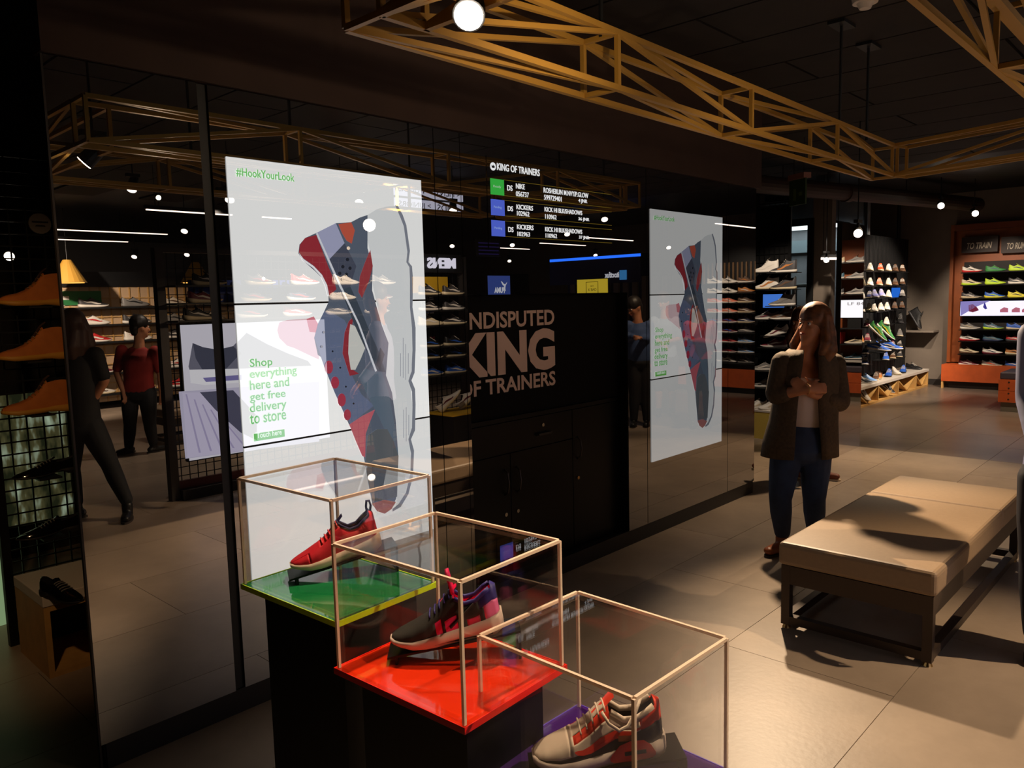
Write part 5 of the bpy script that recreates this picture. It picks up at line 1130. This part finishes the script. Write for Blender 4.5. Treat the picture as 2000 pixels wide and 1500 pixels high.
person('man in dark blue shirt looking down at his phone, reflected right of the recess', (1250, 832), 0, J, mat('blue_shirt', (52, 74, 116), .8), mat('black_trousers', (20, 21, 24), .8), BLK_SHOE, HAIRB, SKIN2, face=(-.8, -.45, -.4), mirror=True, belly=.03, vox=.014)
J = dict(head=(1294, 590), neck=(1296, 612), shl=(1276, 625), shr=(1318, 625), ell=(1273, 660), elr=(1325, 662), wrl=(1292, 672, -.2), wrr=(1300, 668, -.22), hipl=(1285, 698), hipr=(1310, 698), knl=(1285, 756), knr=(1311, 756), anl=(1285, 800), anr=(1312, 800))
person('man in pale T-shirt and shorts with bare legs, reflected in the dim screen', (1298, 812), 0, J, mat('pale_tshirt', (140, 156, 178), .8), mat('grey_shorts', (70, 72, 78), .8), BLK_SHOE, HAIRC, SKIN, face=(-.6, -.7, -.3), mirror=True, sleeve='short', shorts=True, vox=.014)
J = dict(head=(1349, 600), neck=(1361, 620), shl=(1342, 634), shr=(1388, 634), ell=(1340, 668), elr=(1394, 672), wrl=(1338, 662, -.24), wrr=(1344, 666, -.25), hipl=(1352, 702), hipr=(1380, 702), knl=(1352, 768), knr=(1380, 768), anl=(1352, 824), anr=(1381, 824))
person('bearded man in red jacket reading his phone, reflected in the dim screen', (1366, 834), 0, J, mat('red_jacket', (168, 34, 46), .8), DENIMD, BLK_SHOE, HAIRB, SKIN2, face=(-.85, -.3, -.4), mirror=True, hair='beard', vox=.014)

# ------------------------------------------------------------------ shop floor behind the lens (seen in the mirror wall)
def vY(px_, y_, Yv): return mir(onY(px_, y_, Yv))
def vX(px_, y_, Xv): return mir(onX(px_, y_, Xv))
YV = 6.70; YR = 2 * WY - YV                    # rack of trainers with the shoe poster
kx0, kx1 = 2.84, 6.36
rk = thing('gondola_rack', 'double sided black mesh rack of trainers with a big lit shoe poster', 'display rack', (4.6, YR, 0))
for x in (kx0, 5.52, kx1): box('post', STEEL, rk, x - .035, x + .035, YR - .04, YR + .04, 0, 2.17)
box('top_rail', STEEL, rk, kx0 + .035, kx1 - .035, YR - .03, YR + .03, 2.13, 2.17); box('plinth', MATTB, rk, kx0 + .036, kx1 - .036, YR - .2, YR + .1, 0, .09); box('red_kick', mat('dark_red_board', (86, 26, 24), .6), rk, kx0 + .036, 5.45, YR - .02, YR + .02, .09, .16)
k = kx0 + .08
while k < kx1 - .05: MB().bar((k, YR - .01, .16), (k, YR - .01, 2.13), .007).build('wire', WIRE, rk); k += .075
k = .2
while k < 2.12: MB().bar((kx0 + .035, YR - .017, k), (kx1 - .035, YR - .017, k), .007).build('wire', WIRE, rk); k += .075
pb = thing('poster_light_box', 'large lit poster of a grey trainer and its sole on the black rack', 'light box', (3.66, YR + .05, .34))
px0, px1, pz0, pz1 = 2.955, 4.38, .34, 1.515; fy = YR + .09
box('case', BLACK, pb, px0 - .01, px1 + .01, YR + .03, fy - .004, pz0 - .01, pz1 + .01); box('face', emis('poster_white', (216, 214, 226), 1.3), pb, px0, px1, fy - .004, fy, pz0, pz1)
def pp(name, pts, rgb, lay=1):
    MB().poly([(lambda v: Vector((v.x, fy + .0008 * lay, v.z)))(vY(p[0], p[1], 2 * WY - fy)) for p in pts], (0, 1, 0), .0005).build(name, emis('pst_%d_%d_%d' % rgb, rgb, 1.2), pb)
pp('poster_shade', [(349, 765), (622, 745), (622, 862), (362, 896)], (196, 192, 216))
pp('shoe_upper', [(376, 670), (396, 678), (425, 683), (455, 676), (480, 650), (520, 672), (560, 690), (600, 705), (608, 716), (540, 722), (470, 722), (370, 722), (368, 716)], (112, 112, 128), 2)
pp('shoe_collar', [(376, 670), (396, 678), (425, 683), (455, 676), (470, 690), (440, 722), (395, 722), (382, 700)], (72, 74, 90), 3)
pp('shoe_midsole', [(370, 722), (470, 720), (610, 714), (606, 732), (520, 744), (400, 752), (372, 748)], (240, 240, 246), 3)
pp('air_window', [(396, 738), (470, 732), (470, 742), (402, 746)], (126, 120, 176), 4)
pp('sole_photo', [(356, 767), (400, 766), (470, 860), (480, 880), (366, 894)], (206, 200, 226), 2)
pp('mesh_photo', [(390, 766), (455, 762), (500, 812), (500, 860), (470, 845), (420, 800)], (84, 84, 104), 3)
for k_ in range(5): pp('sole_groove', [(362 + k_ * 16, 770 + k_ * 10), (365 + k_ * 16, 770 + k_ * 10), (392 + k_ * 22, 884 - k_ * 3), (388 + k_ * 22, 884 - k_ * 3)], (172, 164, 200), 3)
MR = [(1.555, [('black', 'cream', 'white'), ('black', 'white', 'red'), ('red', 'white', 'white'), ('grey', 'white', 'white'), ('white', 'white', 'grey')]), (1.70, [('maroon', 'cream', 'white'), ('darkgrey', 'cream', 'red'), ('navy', 'white', 'red'), ('white', 'white', 'white'), ('maroon', 'white', 'white')]), (1.85, [('black', 'cream', 'white'), ('black', 'cream', 'red'), ('red', 'white', 'white'), ('white', 'white', 'white'), ('grey', 'white', 'white')])]
for ri, (z, cs) in enumerate(MR):
    box('shelf', BLACK, rk, kx0 + .04, 5.4, YR + .005, YR + .22, z - .014, z - .001)
    for ci, c in enumerate(cs):
        far_shoe('runner', (3.13 + .47 * ci + .05 * ri, YR + .11, z), math.pi if False else 0, c, '%s trainer with %s sole on poster rack, %s shelf up, %s from post' % (cn(c[0]), cn(c[1]), ORD[ri], ORD[ci]), 'trainers on the poster rack', .30)
box('blue_panel', mat('blue_card', (30, 60, 150), .6), rk, 3.1, 4.2, YR - .03, YR - .02, 1.7, 1.9)
# shoe column under the MENS letters
for ri, (z, u, s_, a_) in enumerate([(1.735, 'darkgrey', 'cream', 'white'), (1.565, 'darkgrey', 'white', 'white'), (1.40, 'darkgrey', 'cream', 'white'), (1.16, 'black', 'cream', 'blue'), (1.03, 'black', 'cream', 'blue'), (.84, 'blue', 'cream', 'white')]):
    box('shelf', BLACK, rk, 5.56, 6.32, YR + .005, YR + .22, z - .014, z - .001)
    for ci, x in enumerate((5.74, 6.1)):
        cc = ('cream', 'cream', 'white') if (ri == 2 and ci == 0) else (u, s_, a_)
        far_shoe('sneaker', (x, YR + .12, z), 0 if ri != 2 else .25, cc, '%s trainer with %s mark in MENS column, %s shelf down, %s' % (cn(cc[0]), cn(cc[2]), ORD[ri], ('nearer the poster', 'by the end post')[ci]), 'trainers under the MENS letters', .31)
box('yellow_card', mat('yellow_card', (190, 150, 32), .5), rk, 5.57, 6.12, YR + .006, YR + .012, 1.76, 1.94)
ms = thing('letter_sign', 'glowing white letters MENS on the end of the trainer rack', 'sign', (5.98, YR + .05, 2.03))
zz0, zz1 = 2.02, 2.14
fit_text('MENS', emis('letters_white', (240, 238, 255), 1.6), ms, (6.19, YR + .075, 2.03), (-1, 0, 0), (0, 0, 1), .42, .12, bold=.03, ext=.01); box('board', MATTB, ms, 5.56, 6.32, YR + .041, YR + .06, 1.985, 2.125); box('riser', MATTB, ms, 5.6, 6.3, YR + .0405, YR + .0595, 2.126, 2.19)
bx = thing('floor_display', 'black floor display with a yellow tray holding white trainers under the MENS column', 'display', (6.0, YR + .4, 0))
box('body', MATTB, bx, 5.6, 6.28, YR + .22, YR + .6, .0, .44); box('tray', mat('yellow_tray', (214, 170, 40), .45), bx, 5.55, 6.33, YR + .2, YR + .64, .4405, .455)
for i, x in enumerate((5.75, 6.05)):
    far_shoe('sneaker', (x, YR + .42, .56), math.radians(40), ('white', 'cream', 'maroon'), 'white trainer propped on its heel on the yellow tray, %s' % ('nearer the poster', 'by the end')[i], 'trainers on the yellow tray', .32, -.8)
# direction sign
ds = thing('direction_sign', 'hanging white sign reading MENS WOMENS KIDS JUNIORS in two rows', 'sign', (6.6, -1.66, 2.7))
Y7 = -1.66
for z0, z1, ws in [(2.945, 3.115, ('< MENS', '> WOMENS')), (2.755, 2.915, ('< KIDS', '> JUNIORS'))]:
    box('light_face', emis('direction_white', (200, 200, 220), 1.3), ds, 6.05, 7.18, Y7 - .03, Y7, z0, z1)
    fit_text(ws[0], BLACK, ds, (7.13, Y7 + .001, z0 + .045), (-1, 0, 0), (0, 0, 1), .40, .08, bold=.0); fit_text(ws[1], BLACK, ds, (6.62, Y7 + .001, z0 + .045), (-1, 0, 0), (0, 0, 1), .52, .08)
box('casing', BLACK, ds, 6.04, 7.19, Y7 - .06, Y7 - .031, 2.745, 3.125)
for x in (6.2, 7.0): MB().cyl((x, Y7 - .045, 3.125), (x, Y7 - .045, 3.245), .006, n=6).build('hanger', BLACK, ds)
# linear lights

SL = emis('strip_light', (255, 228, 208), 5.0)
for i, (x0, y0, x1, y1) in enumerate([(3.7, -1.4, 5.2, -1.4), (3.7, -3.08, 4.7, -3.08), (5.1, -3.08, 5.5, -3.08), (3.3, -5.9, 5.15, -5.9), (3.5, -7.5, 5.2, -7.5), (11.9, -5.65, 12.95, -5.65), (11.75, -4.3, 13.2, -4.3), (11.4, -2.95, 12.97, -2.95), (11.1, -.17, 12.45, -.17)]):
    t = thing('linear_light', 'thin white strip light, %s of the row over the back of the shop' % ORD[i], 'strip light', ((x0 + x1) / 2, y0, 2.77), group='ceiling strip lights')
    MB().box(x0, x1, y0 - .014, y0 + .014, 2.745, 2.757).build('diffuser', SL, t); MB().box(x0 - .02, x1 + .02, y0 - .022, y0 + .022, 2.7575, 2.80).build('housing', BLACK, t)
    for x in (x0 + .1, x1 - .1): MB().cyl((x, y0, 2.80), (x, y0, 3.245), .004, n=6).build('hanger', BLACK, t)
SPX = [(257, 370, 2.75, 8), (365, 498, 2.6, 14), (262, 502, 2.55, 10), (360, 452, 2.7, 10), (700, 396, 2.75, 12), (448, 391, 2.75, 12), (885, 412, 2.72, 10), (1000, 479, 2.7, 14), (1180, 429, 2.72, 14), (1107, 458, 2.7, 10), (883, 481, 2.7, 10), (995, 510, 2.6, 10), (1163, 499, 2.6, 10), (1305, 484, 2.6, 10), (1372, 540, 2.3, 8), (1420, 513, 2.5, 10)]
for i, (x, y, z, e) in enumerate(SPX):
    p = mir(onZ(x, y, z))
    while p.x > 14.3: z -= .05; p = mir(onZ(x, y, z))
    spot_head('spotlight', 'lit track spotlight over the back of the shop, %s in the row' % (ORD[i] if i < 10 else ['eleventh', 'twelfth', 'thirteenth', 'fourteenth', 'fifteenth', 'sixteenth'][i - 10]), p, p + Vector((-.55, .6, -1.0)), e, .05, .15, drop=.06)
p = mir(onZ(720, 440, 2.60)); spot_head('spotlight', 'large dazzling spotlight over the shop floor mirrored in the tall bright screen', p, Vector((1.6, 5.0, 1.8)), 60, .085, .2)
p18 = onY(18, 501, 5.2); spot_head('spotlight', 'small lit spotlight at the far left above the wire grid', p18, p18 + Vector((-.3, -.6, -.3)), 8, .03, .1)
# pale wooden shoe wall far behind
YW = -8.3
wv = thing('wooden_shoe_wall', 'brightly lit pale wooden wall of shoes at the back of the shop', 'shelving', (4.6, YW, 0))
wx0, wx1 = 3.6, 8.4
box('panel', mat('pale_panel', (196, 164, 128), .6), wv, wx0, wx1, YW - .05, YW, .1, 2.05); box('header', MATTB, wv, wx0, wx1, YW - .05, YW + .05, 2.051, 2.3)
k = wx0 + .1
while k < wx1: box('batten', WOOD, wv, k, k + .02, YW + .0005, YW + .014, .1, 2.05); k += .16
for k_ in range(11): box('batten', WOOD, wv, wx0, wx1, YW + .0145, YW + .024, .25 + .16 * k_, .265 + .16 * k_)
n_ = 0
for zi, z in enumerate((.25, .6, 1.13, 1.42, 1.71)):
    box('shelf', BLACK, wv, wx0 + .2, wx1 - .2, YW + .025, YW + .25, z - .03, z - .001)
    for ci in range(6):
        c = [('grey', 'grey', 'black'), ('white', 'cream', 'brown'), ('maroon', 'white', 'white'), ('red', 'white', 'white'), ('white', 'white', 'red'), ('darkgrey', 'white', 'white')][(zi + ci) % 6]
        far_shoe('sneaker', (4.15 + ci * .68, YW + .14, z), math.radians(0), c, '%s shoe, %s mark, on pale wooden wall, %s shelf up, %s along' % (cn(c[0]), cn(c[2]), ORD[zi], ORD[ci]), 'shoes on the pale wooden wall', .46, skip=('tongue', 'laces'))
gp = thing('poster', 'green poster panel on the pale wooden shoe wall', 'poster', (4.3, YW + .03, 1.8)); box('print', mat('green_print', (30, 110, 56), .6), gp, 3.9, 5.0, YW + .025, YW + .03, 1.75, 1.98); box('swirl', mat('white_print', (230, 220, 215), .6), gp, 4.3, 4.5, YW + .0305, YW + .033, 1.84, 1.9)
for i, x in enumerate((4.3, 6.35)):
    pl_ = thing('pendant_lamp', 'yellow cone pendant lamp in front of the pale wooden wall, %s' % ('left of two', 'right of two')[i], 'lamp', (x, YW + .7, 2.1), group='yellow pendant lamps')
    MB().cyl((x, YW + .7, 2.1), (x, YW + .7, 2.45), .26, .06, 20).build('shade', YEL, pl_); MB().cyl((x, YW + .7, 2.09), (x, YW + .7, 2.0995), .22, n=20).build('bulb', emis('pendant_glow', (255, 190, 90), 3), pl_); MB().cyl((x, YW + .7, 2.45), (x, YW + .7, 3.245), .006, n=6).build('cord', BLACK, pl_)
box('side_post', MATTB, wv, wx1 + .01, wx1 + .25, YW - .1, YW + .3, 0, 2.3)
bench(4.0, 5.4, -4.25, -3.55, 'taupe bench at the back of the shop behind the poster rack')
# lit brand panels far behind
def panel(name, label, x0, x1, y, z0, z1, rgb, s):
    t = thing(name, label, 'screen', ((x0 + x1) / 2, y, z0)); box('face', emis(name + '_%d%d%d' % rgb, rgb, s), t, x0, x1, y - .01, y, z0, z1); box('case', BLACK, t, x0 - .01, x1 + .01, y - .08, y - .011, z0 - .01, z1 + .01)
    box('pole', BLACK, t, (x0 + x1) / 2 - .05, (x0 + x1) / 2 + .05, y - .08, y - .012, 0, z0 - .0105); return t
Yp = 2 * WY - 11.0
t = panel('brand_screen', 'blue lit panel with a white leaping cat and PUMA lettering', 11.15, 11.79, Yp, 1.55, 2.15, (70, 92, 176), .75)
wpr = emis('brand_white', (235, 238, 250), .95)
fit_text('PUMA', wpr, t, (11.62, Yp + .002, 1.80), (-1, 0, 0), (0, 0, 1), .30, .12, bold=.05)
MB().poly([(11.70 - a * .30, Yp + .004, 1.86 + b * .22) for a, b in [(0, .75), (.12, .62), (.22, .52), (.36, .6), (.5, .78), (.62, .82), (.55, .66), (.44, .46), (.34, .40), (.30, .2), (.24, -.1), (.18, -.1), (.2, .2), (.16, .42), (.05, .6)]], (0, 1, 0), .001).build('cat_emblem', wpr, t)
Xs = 12.0; a, b = vX(1128, 575, Xs), vX(1187, 544, Xs)
t = thing('shield_screen', 'yellow lit panel with a black outlined shield emblem', 'screen', (Xs, (a.y + b.y) / 2, 1.6)); yl, yr_ = min(a.y, b.y), max(a.y, b.y); z0, z1 = 1.62, b.z
box('face', emis('shield_yellow', (236, 206, 60), .95), t, Xs - .01, Xs, yl, yr_, z0, z1); box('case', BLACK, t, Xs + .0005, Xs + .06, yl - .01, yr_ + .01, z0 - .01, z1 + .01); box('pole', BLACK, t, Xs + .001, Xs + .05, (yl + yr_) / 2 - .04, (yl + yr_) / 2 + .04, 0, z0 - .0105)
ym = (yl + yr_) / 2 ; S = [(-.14, .34), (.14, .34), (.14, .12), (.09, .03), (0, -.03), (-.09, .03), (-.14, .12)]
mb = MB(); mb.tube([(Xs - .012, ym + a_, 1.62 + b_) for a_, b_ in S], .006, 6, closed=True); mb.build('shield', BLACK, t)
fit_text('THE', BLACK, t, (Xs - .0115, ym + .04, 1.87), (0, -1, 0), (0, 0, 1), .08, .025); fit_text('ONE X', BLACK, t, (Xs - .0115, ym + .1, 1.79), (0, -1, 0), (0, 0, 1), .2, .05)
ya, yb_ = sorted((vX(1105, 515, Xs + .3).y, vX(1225, 500, Xs + .3).y)); zs = vX(1225, 500, Xs + .3).z
bl = thing('blue_light_bay', 'display bay with a glowing blue light strip along its canopy', 'shelving', (Xs + .6, (ya + yb_) / 2, 0))
box('strip', emis('blue_led', (40, 110, 255), 2.6), bl, Xs + .28, Xs + .3, ya - .4, yb_ + .3, zs - .02, zs + .03); box('canopy', MATTB, bl, Xs + .301, Xs + .9, ya - .4, yb_ + .3, zs - .03, zs + .04)
box('back_panel', mat('deep_blue', (34, 40, 90), .7), bl, Xs + .85, Xs + .9, ya - .4, yb_ + .3, 0, zs - .031)
for k_ in range(14): box('hanging_rail', mat('pale_slat', (150, 136, 122), .6), bl, Xs + .80, Xs + .849, ya - .3 + k_ * .22, ya - .18 + k_ * .22, 1.0, 2.05)
b_ = vX(1208, 543, Xs + .25); a_ = vX(1180, 543, Xs + .25)
fit_text('itoctfux', emis('brand_white', (235, 238, 250), .95), bl, (Xs + .27, max(a_.y, b_.y), a_.z), (0, -1, 0), (0, 0, 1), abs(a_.y - b_.y), .11, bold=.03, ext=.006); c_ = vX(1216, 538, Xs + .25)
box('brand_tile', emis('tile_blue', (70, 150, 220), .8), bl, Xs + .262, Xs + .27, c_.y - .08, c_.y + .08, c_.z - .08, c_.z + .1); box('fascia', mat('deep_blue', (34, 40, 90), .7), bl, Xs + .2705, Xs + .3, ya - .4, yb_ + .3, a_.z - .1, zs - .031)
bx2 = thing('order_screen', 'dim purple order screen hung far behind over the shop floor', 'screen', (9.2, -3.6, 2.3))
dm = emis('dim_purple', (58, 44, 110), .35); q0, q1 = vY(930, 500, 9.4), vY(976, 470, 9.4)
box('face', mat('screen_black', (12, 12, 16), .4), bx2, q0.x, q1.x, q0.y - .02, q0.y, q0.z, q1.z)
for k_ in range(4): box('row', dm, bx2, q0.x + .06, q1.x - .03, q0.y + .0005, q0.y + .002, q0.z + .03 + k_ * .06, q0.z + .05 + k_ * .06)
MB().cyl(((q0.x + q1.x) / 2, q0.y - .01, q1.z), ((q0.x + q1.x) / 2, q0.y - .01, 3.245), .015, n=8).build('hanger', BLACK, bx2)
# coloured trainer rack far right, with orange bench
RX = 12.35
r2 = thing('slat_rack', 'dark slatted rack of coloured trainers with an orange base, reflected right of the dim screen', 'display rack', (RX, -.3, 0))
yc0, yc1 = vX(1412, 500, RX).y - .25, .1
box('panel', MATTB, r2, RX + .02, RX + .06, -1.5, yc1, .42, 2.55); box('base', ORNG, r2, RX - .25, RX + .06, -1.5, yc1, .1, .41); box('kick', MATTB, r2, RX - .2, RX + .05, -1.5, yc1, 0, .099)
k = -1.48
while k < yc1 - .04: box('slat', mat('slat_wood', (112, 84, 54), .6), r2, RX + .0, RX + .0195, k, k + .03, .5, 2.2); k += .08
PCS = [('white', 'white', 'black'), ('white', 'white', 'black'), ('coral', 'white', 'white'), ('coral', 'white', 'white'), ('maroon', 'white', 'blue'), ('maroon', 'white', 'blue'), ('red', 'white', 'maroon'), ('maroon', 'white', 'red'), ('white', 'darkgrey', 'black')]
PCS2 = [('brown', 'white', 'tan'), ('tan', 'brown', 'white'), ('brown', 'cream', 'white'), ('brown', 'cream', 'white'), ('navy', 'cream', 'white'), ('grey', 'darkgrey', 'white'), ('lightblue', 'white', 'white'), ('lightblue', 'white', 'white'), ('black', 'grey', 'white')]
for ri in range(9):
    yb = 553 + (708 - 553) * ri / 8; z = vX(1425, yb, RX - .15).z
    box('shelf', BLACK, r2, RX - .27, RX - .001, -1.45, yc1 - .02, z - .012, z - .001)
    for ci, (px_, lst) in enumerate(((1396, PCS), (1425, PCS), (1458, PCS2))):
        p = vX(px_, yb, RX - .15); c = lst[ri]
        far_shoe('sneaker', (p.x, p.y, z), math.radians(90), c, '%s trainer on slatted rack with orange base, %s row down, column %s' % (cn(c[0]), ORD[ri], ('nearest the screen', 'in the middle', 'at the outer end')[ci]), 'trainers on the slatted rack', .30)
# black wall of shelves far behind, left of MENS
fb = thing('dark_shelving', 'dark shelving with small pale shoes at the back of the shop', 'shelving', (9.5, -7.4, 0)); box('back', MATTB, fb, 8.7, 15, -7.6, -7.5, 0, 2.3)
for z in (.5, .8, 1.1, 1.4, 1.7): box('shelf', BLACK, fb, 8.75, 12.0, -7.499, -7.25, z - .02, z - .001)
for zi, z in enumerate((.5, .8, 1.1, 1.4, 1.7)):
    for ci in range(7):
        c = [('white', 'white', 'grey'), ('black', 'white', 'white'), ('blue', 'white', 'white'), ('red', 'white', 'black'), ('grey', 'white', 'white')][(zi * 2 + ci) % 5]
        far_shoe('sneaker', (8.95 + ci * .42, -7.36, z), math.radians(180), c, '%s shoe on the dark back shelving, %s shelf up, %s along' % (cn(c[0]), ORD[zi], ORD[ci]), 'shoes on the dark back shelving', .30, skip=('tongue', 'laces'))
